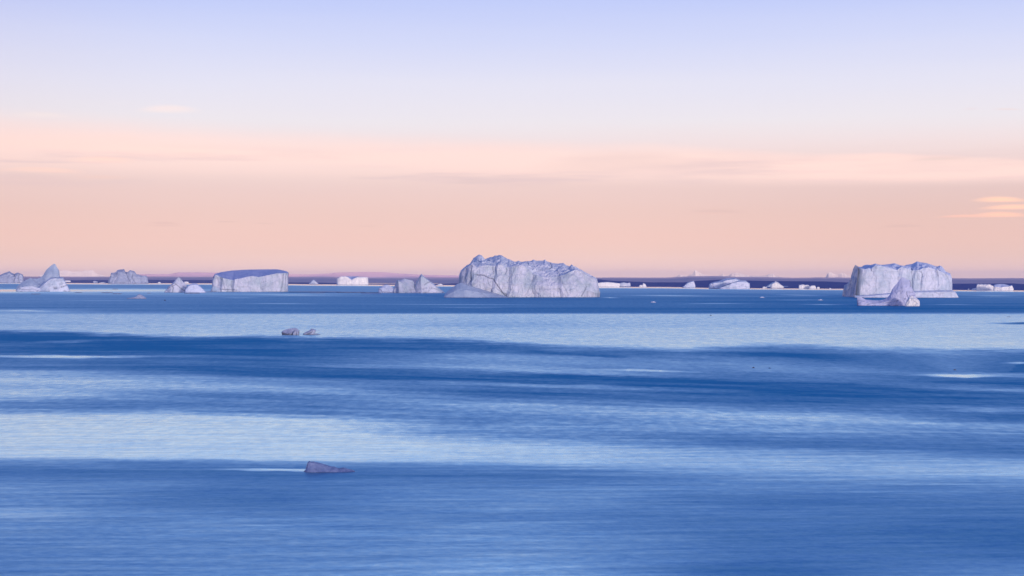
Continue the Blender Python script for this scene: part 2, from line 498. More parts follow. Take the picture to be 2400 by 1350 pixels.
def column_field(cols, x, y, warp):
    xs = sorted(cols)
    vals = []
    for cx in xs:
        ky = np.array([k[0] for k in cols[cx]], float)
        kv = [k[1] for k in cols[cx]]
        if warp:
            ky = shear(np.full(ky.shape, float(cx)), ky)
            ky = np.maximum.accumulate(ky)
        vals.append(np.interp(shear(x, y) if warp else y, ky, kv))
    vals = np.array(vals)
    out = vals[0].copy()
    for i in range(len(xs) - 1):
        t = np.clip((x - xs[i]) / (xs[i + 1] - xs[i]), 0, 1)
        t = t * t * (3 - 2 * t)
        out = np.where(x >= xs[i], vals[i] * (1 - t) + vals[i + 1] * t, out)
    return out


def sstep(a, b, x):
    t = np.clip((x - a) / (b - a), 0, 1)
    return t * t * (3 - 2 * t)


def calmness(X, Y):
    x, y = pix_of(X, Y)
    x = np.clip(x, -1500, 3900)
    jit = fbm(x / 160, y / 6.0, 2.0, 3) * 3.2 + fbm(x / 40, y / 2.5, 5.0, 2) * 1.6
    near = np.clip((y - 735) / 40, 0, 1)
    yj = y + jit * near
    lo = column_field(COLS, x, yj, True)
    up = column_field(UPPER, x, y + jit * 0.5 * near, False)
    up = up + 0.22 * sstep(733, 738, y) * sstep(.88, .62, up)
    up = np.where(y > 733, np.minimum(up, 0.83 + 0.055 * sstep(1100, 1700, x) * sstep(775, 805, y)), up)
    b = interp(BOUND, x)
    soft = np.interp(x, [0, 500, 1100, 1500, 2400], [1.0, 1.2, 1.7, 2.2, 2.0])
    rag = fbm(x / 90 + y / 40, y / 3.0, 6.0, 4, 0.6) * 5.0
    t = sstep(-4.5, 7.0, (yj + rag - b) / soft)
    lo = lo + 0.17 * sstep(.10, .34, lo) * sstep(.95, .7, lo) + .02 * sstep(.7, .8, lo)
    lo = np.minimum(lo, .87)
    c = up * (1 - t) + lo * t
    # long streaks everywhere
    st = fbm(x / 330 + y * 0.01, shear(x, y) / 5.5, 8.0, 4, 0.6)
    st2 = fbm(x / 600, y / 1.3, 4.0, 3, 0.6)
    farw = np.clip((735 - y) / 10, 0, 1)
    c = c + st * (0.17 * near * sstep(1250, 900, y) + 0.07) * (1 - farw) * (1 - 0.8 * sstep(.5, .8, c)) + st2 * 0.15 * farw * sstep(668, 690, y)
    for pts, ht, val, taper in STROKES:
        x0, x1 = pts[0][0], pts[-1][0]
        u = (x - x0) / (x1 - x0)
        cy = interp(pts, x)
        ta, tb = taper if isinstance(taper, tuple) else (taper, taper)
        ends = sstep(0, ta, u) * sstep(0, tb, 1 - u)
        ends = np.where((u < 0) | (u > 1), 0, ends)
        h = ht * (0.35 + 0.65 * ends) * (1 + 0.35 * fbm(x / 60, y / 4.0, ht, 2) * (ht > 2))
        d = np.abs(y - cy + (jit * 0.35 if ht > 2 else 0))
        mk = (1 - sstep(0.45, 1.25, d / h)) * ends
        c = c * (1 - mk) + val * mk
    # slick of still water under the far shore
    sh = interp(SHORE, x)
    mk = 1 - sstep(2.0, 4.2, y - sh)
    c = c * (1 - mk) + 1.0 * mk
    return np.clip(c, 0, 1)


rows_y = np.concatenate([np.arange(656.5, 660, 0.5), np.arange(660, 742, 0.4), np.arange(742, 900, 0.9), np.arange(900, 1362, 1.5)])
rr = [70000.0] + [dist_of(y) for y in rows_y] + [95, 70, 45, 25, 10, 3]
rr = np.array(sorted(rr))
fine = np.linspace(-0.375, 0.375, 420)
coarse = np.linspace(0.375, 2 * math.pi - 0.375, 60)[1:]
ang = np.concatenate([fine, coarse])
AA, RR = np.meshgrid(ang, rr)
# rows lie at constant forward distance inside the view, at constant radius outside it
k = 1 / np.cos(np.clip(np.abs(np.where(AA > math.pi, AA - 2 * math.pi, AA)), 0, 0.375))
RR = RR * k
X, Y = np.sin(AA) * RR, np.cos(AA) * RR
Pw = np.stack([X, Y, np.zeros_like(X)], -1)
infront = Y > 60
Cw = np.full(X.shape, 0.4)
vis = (Y > 60) & (np.abs(X) < Y * 0.9)
Cw[vis] = calmness(X[vis], Y[vis])

mw, N = new_mat('sea_water')
pos = N.n('ShaderNodeNewGeometry').outputs['Position']
x, y, z = N.sep(pos)
calm0 = N.n('ShaderNodeAttribute', attribute_name='calm').outputs['Fac']
xr = N.m('ADD', N.m('MULTIPLY', x, 0.998), N.m('MULTIPLY', y, 0.06))
yr = N.m('SUBTRACT', N.m('MULTIPLY', y, 0.998), N.m('MULTIPLY', x, 0.06))


def wave(sx, sy, seed, det=2.0, rough=0.5):
    v = N.noise(N.xyz(N.m('MULTIPLY', xr, sx), N.m('MULTIPLY', yr, sy), seed), 1.0, det, rough, out=1)
    nd = N.n('ShaderNodeVectorMath', operation='SUBTRACT')
    N.put(nd.inputs[0], v)
    nd.inputs[1].default_value = (0.5, 0.5, 0.5)
    return nd.outputs[0]


def vscale(v, s):
    nd = N.n('ShaderNodeVectorMath', operation='SCALE')
    N.put(nd.inputs[0], v)
    N.put(nd.inputs['Scale'], s)
    return nd.outputs[0]


def vadd(a, b):
    nd = N.n('ShaderNodeVectorMath', operation='ADD')
    N.put(nd.inputs[0], a)
    N.put(nd.inputs[1], b)
    return nd.outputs[0]




def patches(sx, sy, seed, det, rough, px=None, py=None):
    v = N.noise(N.xyz(N.m('MULTIPLY', px or x, sx), N.m('MULTIPLY', py or y, sy), seed), 1.0, det, rough)
    return N.m('SUBTRACT', v, 0.5)


# cat's paws: small wind patches inside the big bands, fine ones, coarse ones and long wave crests
far1 = N.step(y, 150.0, 260.0)
far2 = N.step(y, 300.0, 600.0)
pw = N.m('MULTIPLY', patches(0.65, 1.25, 11.0, 3.0, 0.6), 0.48)
pw = N.m('ADD', pw, N.m('MULTIPLY', N.m('MULTIPLY', patches(0.45, 0.22, 13.0, 2.0, 0.6), 0.60), far1))
pw = N.m('ADD', pw, N.m('MULTIPLY', N.m('MULTIPLY', patches(0.22, 0.06, 17.0, 3.0, 0.6), 0.62), far2))
crest = patches(0.075, 0.58, 23.0, 2.0, 0.5, xr, yr)
pw = N.m('ADD', pw, N.m('MULTIPLY', crest, 0.52))
room = N.m('ADD', 0.14, N.m('MULTIPLY', N.m('MULTIPLY', calm0, N.m('SUBTRACT', 1.0, calm0)), 2.6))
calm = N.m('ADD', calm0, N.m('MULTIPLY', pw, room), clamp=True)
chop = wave(2.4, 2.0, 0.0, 3.0, 0.55)
swell = wave(0.11, 0.62, 4.0, 2.0, 0.5)
ruff = N.m('SUBTRACT', 1.0, calm)
wv = vadd(vscale(chop, N.maprange(ruff, 0, 1, 0.05, 0.40)), vscale(swell, N.maprange(ruff, 0, 1, 0.05, 0.30)))
wx, wy, wz = N.sep(wv)
nv = N.n('ShaderNodeVectorMath', operation='NORMALIZE')
N.put(nv.inputs[0], N.xyz(N.m('MULTIPLY', wx, 0.5), wy, 1.0))
fr = N.n('ShaderNodeFresnel')
fr.inputs['IOR'].default_value = 1.333
N.t.links.new(nv.outputs[0], fr.inputs['Normal'])
body = N.n('ShaderNodeBsdfDiffuse')
body.inputs['Color'].default_value = (0.020, 0.083, 0.18, 1)


def sheen(color, rough, fac):
    g = N.n('ShaderNodeBsdfGlossy')
    N.put(g.inputs['Color'], color)
    N.put(g.inputs['Roughness'], rough)
    N.t.links.new(nv.outputs[0], g.inputs['Normal'])
    mx = N.n('ShaderNodeMixShader')
    N.put(mx.inputs[0], fac)
    N.t.links.new(body.outputs[0], mx.inputs[1])
    N.t.links.new(g.outputs[0], mx.inputs[2])
    return mx


ruffled = sheen((0.043, 0.25, 0.48), 0.40, N.m('MULTIPLY', fr.outputs[0], 0.85))
slick = sheen(N.xyz(N.maprange(calm0, 0.91, 1.0, 0.74, 0.95), 0.965, 1.0), N.m('SUBTRACT', N.maprange(calm, 0.40, 0.95, 0.54, 0.17), N.m('MULTIPLY', N.step(calm0, 0.91, 1.0), 0.06)), N.m('POWER', fr.outputs[0], 0.4))
mixs = N.n('ShaderNodeMixShader')
N.t.links.new(calm, mixs.inputs[0])
N.t.links.new(ruffled.outputs[0], mixs.inputs[1])
N.t.links.new(slick.outputs[0], mixs.inputs[2])
mo = N.n('ShaderNodeOutputMaterial')
N.t.links.new(mixs.outputs[0], mo.inputs[0])

Pc = np.concatenate([Pw, Pw[:, :1]], axis=1)          # close the ring
Cc = np.concatenate([Cw, Cw[:, :1]], axis=1)
Pc = np.concatenate([np.zeros_like(Pc[:1]), Pc], axis=0)
Cc = np.concatenate([Cc[:1], Cc], axis=0)
Pc = Pc[:, ::-1]
Cc = Cc[:, ::-1]
water = grid_mesh('water', Pc, mw, attrs={'calm': Cc}, smooth=True)
water['kind'] = 'structure'


# ------------------------------------------------------------------ distant land
def land(name, rows, mat, amp, freq, x0=-900, x1=3300, n=900, sub=5, seed=0.0):
    """rows: (profile in photo rows, distance or profile of distances) from front to back"""
    px = np.linspace(x0, x1, n)
    base = []
    for prof, dist in rows:
        py = interp(prof, px)
        if dist is None:      # on the water line
            _, zz = ray(px, py)
            D = -CAM_H / zz
        else:
            D = interp(dist, px) if isinstance(dist, list) else np.full(n, float(dist))
        xx, zz = ray(px, py)
        base.append(np.stack([xx * D, D, CAM_H + zz * D], -1))
    out = []
    for i in range(len(base) - 1):
        for s in range(sub):
            t = s / sub
            P = base[i] * (1 - t) + base[i + 1] * t
            out.append(P)
    out.append(base[-1])
    P = np.array(out)
    edge = np.ones(P.shape[0])
    edge[0] = 0
    nz = ridged(P[..., 0] * freq, P[..., 1] * freq, seed, 5) - 0.3
    P[..., 2] += amp * nz * edge[:, None]
    # the far side falls away to the water
    bk = P[-1].copy()
    bk[:, 1] *= 1.15
    bk[:, 0] *= 1.15
    bk[:, 2] = -2
    P = np.concatenate([P, bk[None]], 0)
    P[0, :, 2] = -2
    o = grid_mesh(name, P, mat, smooth=True)
    o['kind'] = 'structure'
    return o


def times(prof, k):
    return [(x, dist_of(y) * k) for x, y in prof]


STRIP_TOP = [(-900, 656.5), (0, 656.5), (150, 656.7), (350, 655.8), (497, 656.7), (600, 660), (677, 661.7), (720, 662), (863, 664.7), (1025, 665), (1150, 662),
             (1404, 654.5), (1433, 658), (1533, 661.8), (1600, 661.7), (1640, 658), (1700, 654.5), (1750, 657.3), (1860, 659), (1937, 660), (1994, 662.5),
             (2231, 665), (2289, 664.4), (2369, 664), (2400, 665.8), (3300, 668)]
MID_TOP = [(-900, 648), (0, 647.6), (250, 648.3), (322, 648.2), (500, 648.5), (680, 649.3), (760, 648.8), (800, 649.6), (1075, 651.5), (1200, 651.2), (1404, 650.7),
           (1567, 650.3), (1617, 647.6), (1683, 647.4), (1733, 649), (1800, 649.5), (1857, 650.9), (1906, 650.6), (1920, 649.8), (1937, 650.6), (1994, 651),
           (2231, 651.8), (2400, 651.7), (3300, 650)]
FAR_TOP = [(-900, 652), (250, 650), (310, 644.5), (322, 643), (360, 642.6), (400, 642.5), (415, 638.6), (503, 639), (680, 642.5), (720, 643), (777, 640.9), (783, 639.2), (860, 637.6),
           (903, 638), (937, 640.8), (993, 643.8), (1075, 645), (1150, 648), (1250, 652), (3300, 656)]
coast_d = times(SHORE, 1.25)
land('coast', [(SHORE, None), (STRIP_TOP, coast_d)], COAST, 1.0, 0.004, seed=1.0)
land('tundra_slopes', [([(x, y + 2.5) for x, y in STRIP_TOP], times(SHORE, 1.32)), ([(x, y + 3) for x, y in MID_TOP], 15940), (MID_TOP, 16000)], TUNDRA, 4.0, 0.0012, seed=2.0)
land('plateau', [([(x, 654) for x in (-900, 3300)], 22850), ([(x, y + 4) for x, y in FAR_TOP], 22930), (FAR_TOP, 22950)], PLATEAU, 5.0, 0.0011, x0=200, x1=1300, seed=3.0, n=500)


def mountain(name, prof, dist, seed):
    x0, x1 = prof[0][0], prof[-1][0]
    n = int((x1 - x0) * 2)
    px = np.linspace(x0, x1, n)
    py = interp(prof, px) + fbm(px / 5.0, seed, 0, 3) * 1.8 * np.clip(np.minimum(px - x0, x1 - px) / 12, 0, 1)
    _, zz = ray(px, py)
    H = np.maximum(CAM_H + zz * dist, 1.0)
    rows = []
    K = 26
    for i in range(K + 1):
        t = i / K * 2 - 1
        hh = H * (1 - abs(t)) ** 0.9
        Yd = dist + t * 130
        xx, _ = ray(px, 655)
        Xd = xx * dist
        hh = hh * (1 + 0.33 * (ridged(Xd / 700, np.full(n, Yd / 700), seed, 4) - 0.5) * (1 - (1 - abs(t)) ** 4))
        rows.append(np.stack([Xd, np.full(n, Yd), np.where(abs(t) > .99, -2, hh)], -1))
    P = np.array(rows)
    P[:, 0, 2] = -2
    P[:, -1, 2] = -2
    o = grid_mesh(name, P, PEAK)
    o['kind'] = 'structure'
    return o


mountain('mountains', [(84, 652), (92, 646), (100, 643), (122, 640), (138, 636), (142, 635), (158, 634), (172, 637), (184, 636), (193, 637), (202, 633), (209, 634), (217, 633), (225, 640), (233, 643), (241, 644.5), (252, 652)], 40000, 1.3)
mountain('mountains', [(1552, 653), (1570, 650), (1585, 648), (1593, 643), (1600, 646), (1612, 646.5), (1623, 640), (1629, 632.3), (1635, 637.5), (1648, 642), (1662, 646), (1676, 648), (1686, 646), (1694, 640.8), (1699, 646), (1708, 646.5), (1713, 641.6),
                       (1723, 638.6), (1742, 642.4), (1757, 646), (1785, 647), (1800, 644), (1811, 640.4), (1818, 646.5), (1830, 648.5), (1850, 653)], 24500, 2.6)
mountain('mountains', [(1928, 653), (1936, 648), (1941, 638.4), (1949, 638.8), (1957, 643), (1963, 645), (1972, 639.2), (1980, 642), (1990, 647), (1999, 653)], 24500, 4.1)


# ------------------------------------------------------------------ icebergs
def loft(name, mat, waterline, rows, depth, N=160, subs=None, flute=1.5, facet=2.0, chunk=0.0, rough=0.6, skew=0.0, box=4.0,
         front=0.0, seed=0.0, cracks=(), dirt_shade=None, parent=None, cap=None, jitter=0.6, pin=None, shape=None, center=0.5):
    """an ice body: rows run from the front waterline over the rims to the skyline and down to the back waterline.
    rows: (kind, points, fraction of depth, steps up to the next row); kind 'w' lies on the water, 'p' follows photo pixels"""
    Y0 = dist_of(waterline) + front
    mpp = Y0 / F                            # metres per photo pixel out there
    D = depth * mpp
    u = np.linspace(0, 1, N)
    wgt = np.clip(1 - np.abs(2 * u - 1) ** box, 0, 1) ** (1 / box)
    base = []
    for kind, pts, t, _ in rows:
        pts = sorted(pts)
        px = pts[0][0] + u * (pts[-1][0] - pts[0][0])
        py = np.interp(px, [p[0] for p in pts], [p[1] for p in pts])
        if jitter and kind == 'p':
            py = py + (0.5 * fbm(px / 5.0, 1.0, 2.0, 3) if len(base) == pin else jitter * fbm(px / 5.0, t * 3.0 + seed, seed, 3)) * np.clip(np.minimum(u, 1 - u) * 20, 0, 1)
        Yd = Y0 + D * (center + (t - center) * wgt) + skew * D * (u - 0.5)

        xx, zz = ray(px, py)
        z = CAM_H + zz * Yd if kind == 'p' else np.full(N, -2.0 * mpp)
        base.append(np.stack([xx * Yd, Yd, z], -1))
    out, rid = [], []
    for i in range(len(base) - 1):
        ns = rows[i][3]
        for s in range(ns):
            t = s / ns
            out.append(base[i] * (1 - t) + base[i + 1] * t)
            rid.append(i + t)
    out.append(base[-1])
    rid.append(len(base) - 1)
    P = np.array(out)
    rid = np.array(rid)
    if shape:
        spx = 1200 + F * P[..., 0] / P[..., 1]
        spz = P[..., 2] / mpp
        spx = spx + 9 * fbm(spx / 45, spz / 30, 3.3, 3) + 0.22 * spz * vnoise(spx / 60, 1.5, 2.5)
        amt = 0.62 + 0.38 * fbm(spx / 25, spz / 22, 8.8, 2)
        fall = np.clip(1 - rid, 0, 1) if pin == 0 else np.ones_like(rid)
        P[..., 1] += interp(shape, spx) * amt * mpp * fall[:, None] * 0.8 * np.clip(np.minimum(u, 1 - u) * 12, 0, 1)[None, :]
    dU = np.gradient(P, axis=1)
    dV = np.gradient(P, axis=0)
    Nn = np.cross(dU, dV)
    Nn /= np.maximum(np.linalg.norm(Nn, axis=-1, keepdims=True), 1e-6)
    q = P / mpp
    steep = 1 - np.abs(Nn[..., 2])
    fl = ridged(q[..., 0] / 16, q[..., 1] / 16, q[..., 2] / 60 + seed, 4) - 0.35
    va, bd = cells(q[..., 0] / 22 + seed, q[..., 1] / 22, q[..., 2] / 18)
    vb, bd2 = cells(q[..., 0] / 12 + seed, q[..., 1] / 14, q[..., 2] / 12)
    rg = fbm(q[..., 0] / 6, q[..., 1] / 6, q[..., 2] / 6 + seed, 4)
    d = flute * fl * steep + facet * (va - 0.5) * np.clip(bd * 5, 0, 1) + rough * rg
    vc, bd3 = cells(q[..., 0] / 48 + seed * 2, q[..., 1] / 48, q[..., 2] / 60)
    d = d + facet * 1.6 * (vc - 0.5) * np.clip(bd3 * 2.5, 0, 1) * min(1.0, (px[-1] - px[0]) / 150.0)
    d = d + chunk * (vb - 0.4) * np.clip(bd2 * 6, 0, 1) * (1 - steep)
    # silhouettes stay where they are: little displacement on the row of the skyline
    sky_i = max(range(len(rows)), key=lambda i: rows[i][2] if rows[i][0] == 'p' else -1)
    sk = np.clip(np.abs(rid - sky_i) * 1.5, 0.06, 1)[:, None]
    if pin is not None:
        sk = sk * np.clip(np.abs(rid - pin) * (12.0 if pin else 6.0), 0.0, 1)[:, None]
    ends = np.clip(np.minimum(u, 1 - u) * 14, 0.08, 1)[None, :]
    dirt_shade_v = np.clip(0.5 * (0.12 - bd) / 0.12, 0, 1) * 0.35 * (steep > 0.4)
    cpx, cpy = None, None
    if cracks:
        dpt = P[..., 1] * CP - (P[..., 2] - CAM_H) * SP
        upv = P[..., 1] * SP + (P[..., 2] - CAM_H) * CP
        cpx = 1200 + F * P[..., 0] / dpt
        cpy = 675 - F * upv / dpt
        for pts, wd, deep in cracks:
            best = np.full(cpx.shape, 99.0)
            for (ax, ay), (bx, by) in zip(pts[:-1], pts[1:]):
                vx, vy = bx - ax, by - ay
                tt = np.clip(((cpx - ax) * vx + (cpy - ay) * vy) / (vx * vx + vy * vy), 0, 1)
                best = np.minimum(best, np.hypot(cpx - ax - tt * vx, cpy - ay - tt * vy))
            mk = np.clip(1.3 - best / wd, 0, 1) * (rid < sky_i - 0.05)[:, None]
            d = d - mk * 1.6 * deep
            dirt_shade_v = np.maximum(dirt_shade_v, mk * deep)
    if dirt_shade:
        dirt_shade_v = np.maximum(dirt_shade_v, dirt_shade(P, q, u, rid))
    P = P + Nn * (d * sk * ends * mpp)[..., None]
    low = (P[..., 2] < 0.9 * mpp)
    dirt_shade_v = np.where(low & (P[..., 2] > -1.5 * mpp), np.maximum(dirt_shade_v, 0.75), dirt_shade_v)     # wet wave-cut notch
    o = grid_mesh(name, P, mat, parent, {'dirt_shade': dirt_shade_v})
    return o


def split_loft(parts, **kw):
    pass


def root(name, label, cat, group, px, wl):
    o = bpy.data.objects.new(name, None)
    Y = dist_of(wl)
    x, _ = ray(px, wl)
    o.location = (float(x) * Y, Y, 0)
    o.empty_display_size = 5
    COL.objects.link(o)
    bpy.context.view_layer.update()
    return tag(o, label, cat, group)


def W_(x0, x1):
    return [(x0, 0), (x1, 0)]


def lump(name, mat, wl, sky, label, cat, group, depth=None, rim=None, base=None, N=90, **kw):
    """a smaller berg: front foot, front rim, skyline, back foot"""
    x0, x1 = min(p[0] for p in sky), max(p[0] for p in sky)
    base = base or (x0, x1)
    if depth is None:
        depth = 0.6 * (x1 - x0)
    if rim is None:
        top = min(p[1] for p in sky)
        rim = [(x, y + 0.16 * max(0, wl - y)) for x, y in sky]
    rows = [('w', W_(*base), 0.0, 14), ('p', rim, 0.22, 10), ('p', sky, 0.55, 6), ('w', W_(*base), 1.0, 1)]
    o = loft(name, mat, wl, rows, depth, N=N, **kw)
    return tag(o, label, cat, group)


N_SHAPE = [(1074, 60), (1090, 30), (1104, 0), (1120, 3), (1140, 10), (1150, 13), (1157, 2), (1172, 8), (1188, 16), (1196, 4), (1212, 2), (1232, 12), (1246, 22), (1256, 8), (1290, 3), (1312, 12), (1320, 2), (1345, 0), (1362, 10), (1374, 16), (1392, 24), (1407, 50)]
T_SHAPE = [(496, 50), (512, 20), (522, 6), (534, 12), (545, 16), (552, 3), (590, 0), (610, 5), (625, 0), (655, 1), (664, 8), (668, 4), (677, 34)]
U_SHAPE = [(2004, 0), (2040, 3), (2052, 0), (2085, 2), (2104, 10), (2113, 3), (2136, 9), (2141, 2), (2158, 8), (2164, 2), (2196, 7), (2201, 1), (2216, 8), (2232, 30)]
G_FAR = 'icebergs along the far shore'
G_BITS = 'small ice pieces floating on the fjord'

# --- far left, two humps
lump('iceberg', DULL_ICE, 662.6, [(-40, 660), (-30, 650), (-10, 646), (0, 644), (10, 640), (22.5, 635.3), (25, 637.5), (27.5, 639.7), (33, 641.7), (40.8, 638.7), (50, 642), (54.5, 644.5), (55.5, 652), (55, 661)],
     'grey-blue two-humped iceberg cut by the left edge, behind the spired iceberg', 'iceberg', G_FAR, chunk=2.5, facet=2.6, seed=1.1,
     cracks=[([(33, 643), (36, 650), (32, 659)], 1.2, .7), ([(45, 642), (42, 652), (46, 661)], 1.0, .6)])

# --- spired iceberg with layered wedge
rt = root('iceberg', 'blue iceberg with one tall leaning spire and a layered pinkish wedge at its foot', 'iceberg', G_FAR, 100, 682)
loft('spire', BLUE_ICE, 682.5, [('w', W_(36, 160), 0.0, 10),
     ('p', [(37, 680), (45, 676), (60, 671), (80, 669), (100, 668), (120, 660), (140, 655), (158, 677)], 0.15, 14),
     ('p', [(37, 680), (38, 676), (45, 666.7), (53, 660), (67, 653.3), (71.7, 651), (74, 652.5), (86, 653), (93, 651.7), (100, 646.7), (108, 633), (116.7, 625), (122, 621), (125.8, 618), (129, 618), (133, 625), (137, 631), (139, 635), (140, 646.7), (145, 653), (152, 664), (160, 680)], 0.5, 10),
     ('w', W_(36, 160), 1.0, 1)], 60, N=150, flute=1.0, facet=1.6, rough=0.5, seed=2.2, parent=rt,
     cracks=[([(74, 652), (84, 661), (95, 668)], 1.3, .35), ([(118, 650), (112, 658), (108, 668)], 1.2, .3)])
loft('wedge', ICE, 683.2, [('w', W_(76, 165), 0.0, 10),
     ('p', [(77, 682), (93, 675), (107, 663), (118, 654), (130, 653), (145, 653.5), (152, 661), (164, 680)], 0.25, 10),
     ('p', [(77, 681), (93, 672), (106.7, 660), (118, 650.4), (128, 650), (140, 650), (147, 648.6), (149, 652), (157, 667), (164, 680)], 0.6, 6),
     ('w', W_(78, 164), 1.0, 1)], 40, N=130, front=-6, flute=0.5, facet=1.0, rough=0.4, seed=3.1, parent=rt,
     cracks=[([(118, 651), (132, 650.5), (147, 649)], .8, .7), ([(121, 658), (132, 656), (150, 657)], .7, .35), ([(113, 664), (130, 668), (150, 664)], .7, .4), ([(126, 676), (140, 674), (156, 668)], 1.0, .8), ([(110, 668), (120, 672), (135, 673)], .6, .5)])
loft('foot', ICE, 683.4, [('w', W_(37, 108), 0.0, 8), ('p', [(38, 680), (47, 674), (60, 672), (75, 671), (90, 675), (107, 681)], 0.4, 8),
     ('w', W_(38, 107), 1.0, 1)], 24, N=100, front=-10, facet=1.8, seed=3.9, parent=rt,
     cracks=[([(42, 676), (60, 679), (76, 677), (90, 681)], .9, .8)])

# --- castle berg
lump('iceberg', DULL_ICE, 664.2, [(252, 663), (257.5, 650), (260.8, 639), (266.7, 640), (273, 636.7), (275, 633), (283, 631.3), (291, 630.8), (294, 637.5), (300, 637.5), (303, 634), (306.7, 633), (315, 635.8), (320, 642.5), (331.7, 645.8), (342.5, 645.8), (345.8, 650), (348.3, 663)],
     'grey-blue castle-like iceberg with blocky towers against the purple hills', 'iceberg', G_FAR, chunk=4.0, facet=4.0, flute=2.5, rough=1.3, seed=4.4, N=130,
     cracks=[([(295, 638), (299, 650), (306, 662)], 1.0, .6), ([(312, 640), (308, 650), (318, 662)], 1.0, .6), ([(272, 640), (275, 650), (268, 660)], .9, .5)])

# --- pyramid and hump
lump('iceberg', SHELF_ICE, 685.6, [(385, 683.5), (393, 673.3), (405, 663), (415, 651.7), (417.5, 650), (422.5, 654), (428, 661), (435, 668), (438, 675), (441, 684.5)],
     'small pointed pyramid iceberg with dark cracks on its front face', 'iceberg', G_FAR, facet=1.4, rough=0.5, seed=5.5, flute=0.6, shape=[(385, 16), (404, 0), (416, 3), (426, 10), (441, 18)],
     rim=[(385, 684), (393, 678), (402, 669), (410, 664), (416, 666), (424, 672), (432, 674), (441, 685)],
     cracks=[([(402, 667), (406, 675), (404, 683)], .8, .9), ([(410, 664), (422, 674), (430, 680), (437, 682)], .9, .9), ([(393, 676), (404, 670), (413, 667)], .7, .7), ([(428, 670), (436, 674)], .7, .8)])
lump('iceberg', SNOW, 686.2, [(433, 683), (435, 677), (440, 670), (445, 665.5), (453, 663.7), (463, 665), (470, 671.7), (476.7, 678), (482, 684.5)],
     'low rounded lavender iceberg touching the pyramid iceberg', 'iceberg', G_FAR, facet=0.8, rough=0.3, flute=0.3, seed=6.1, front=-4)

# --- tabular iceberg with sloping blue top
rt = root('iceberg', 'flat-topped tabular iceberg with a sloping blue snow roof and a long pale cliff', 'iceberg', G_FAR, 587, 684)
t_rim = [(498.5, 660), (503, 643.5), (513, 647.5), (521.7, 651.7), (543, 656.3), (560, 653), (575, 649.7), (591.7, 647), (606.7, 649.3), (626.7, 645.3), (650, 640.6), (665.8, 640), (675, 640.2)]
t_sky = [(500, 648), (503.5, 642), (520, 637.5), (545, 634), (576.7, 632), (610, 631.4), (650, 631.2), (660, 633), (671.7, 635.8), (676.5, 639)]
loft('ice_cliff', SHELF_ICE, 684.2, [('w', W_(496.5, 674.5), 0.0, 34), ('p', [(497, 661), *t_rim[1:-1], (676, 640.5)], 0.05, 1), ('p', [(499, 660), *[(x, y + 1.5) for x, y in t_rim[1:]]], 0.2, 1)],
     110, N=300, flute=1.3, facet=1.6, rough=0.9, box=6, seed=7.3, parent=rt, jitter=.8, pin=1, shape=T_SHAPE,
     cracks=[([(505, 645), (512, 660), (508, 680)], 1.5, .35), ([(521, 652), (523, 664), (526, 676)], 1.4, .5), ([(543, 658), (541, 668), (544, 678)], 1.4, .45), ([(664, 641), (663, 660), (659, 682)], 1.6, .55), ([(671, 641), (669, 660), (668, 683)], 1.0, .5), ([(532, 655), (531, 668)], 1.0, .4),
             ([(496, 677), (530, 678.5), (555, 680)], .8, .8)])
loft('snow_roof', ROOF, 684.2, [('p', [(497, 661), *t_rim[1:-1], (676, 640.5)], 0.05, 16), ('p', t_sky, 0.8, 6), ('w', W_(498, 674), 1.0, 1)],
     110, N=300, flute=0.2, facet=0.5, rough=0.3, box=6, seed=7.3, parent=rt, jitter=.3, pin=0, shape=T_SHAPE)
loft('ice_foot', BLUE_ICE, 684.0, [('w', W_(492, 522), 0.0, 6), ('p', [(493, 682), (498, 671.7), (505, 671), (512, 675), (517, 678), (522, 682.5)], 0.5, 5), ('w', W_(492, 522), 1, 1)],
     16, N=60, front=-14, facet=.8, rough=.3, flute=.3, seed=7.9, parent=rt)

# --- small berg left of the pink tabular one, pink tabular one
lump('iceberg', ICE, 666.3, [(723.5, 665), (727, 662.5), (731, 657.5), (735, 654.7), (740, 659), (743, 661.5), (747, 665)],
     'tiny lone bluish iceberg in the gap between the two flat-topped icebergs', 'iceberg', G_FAR, N=60, facet=1.5, seed=8.8)
rt = root('iceberg', 'cream-pink blocky iceberg lit by the low sun with a notched top', 'iceberg', G_FAR, 826, 667)
p_rim = [(789, 653.5), (798, 648.9), (808, 647.7), (815, 649.5), (820, 654), (824, 657), (829, 653), (836, 650.5), (843, 649.3), (860, 650), (863, 652)]
loft('ice_cliff', SUNLIT_ICE, 667.2, [('w', W_(788.7, 863.3), 0.0, 22), ('p', p_rim, 0.06, 1), ('p', [(x, y + 1) for x, y in p_rim], 0.25, 1)], 50, N=150, flute=1.6, facet=1.0, rough=.7, box=6, seed=9.4, parent=rt, pin=1,
     cracks=[([(824, 657), (824, 666)], 1.0, .3), ([(813, 652), (817, 660), (819, 666)], .8, .3)])
loft('snow_roof', SNOW, 667.2, [('p', p_rim, 0.06, 8), ('p', [(789.5, 653), (798, 648.6), (808, 647.4), (816, 648), (828, 647.6), (838, 648), (843, 648.8), (860, 649.6), (863, 651.6)], .7, 4), ('w', W_(789, 863), 1, 1)], 50, N=150, flute=.3, facet=1.2, rough=.6, box=6, seed=9.4, parent=rt, pin=0)

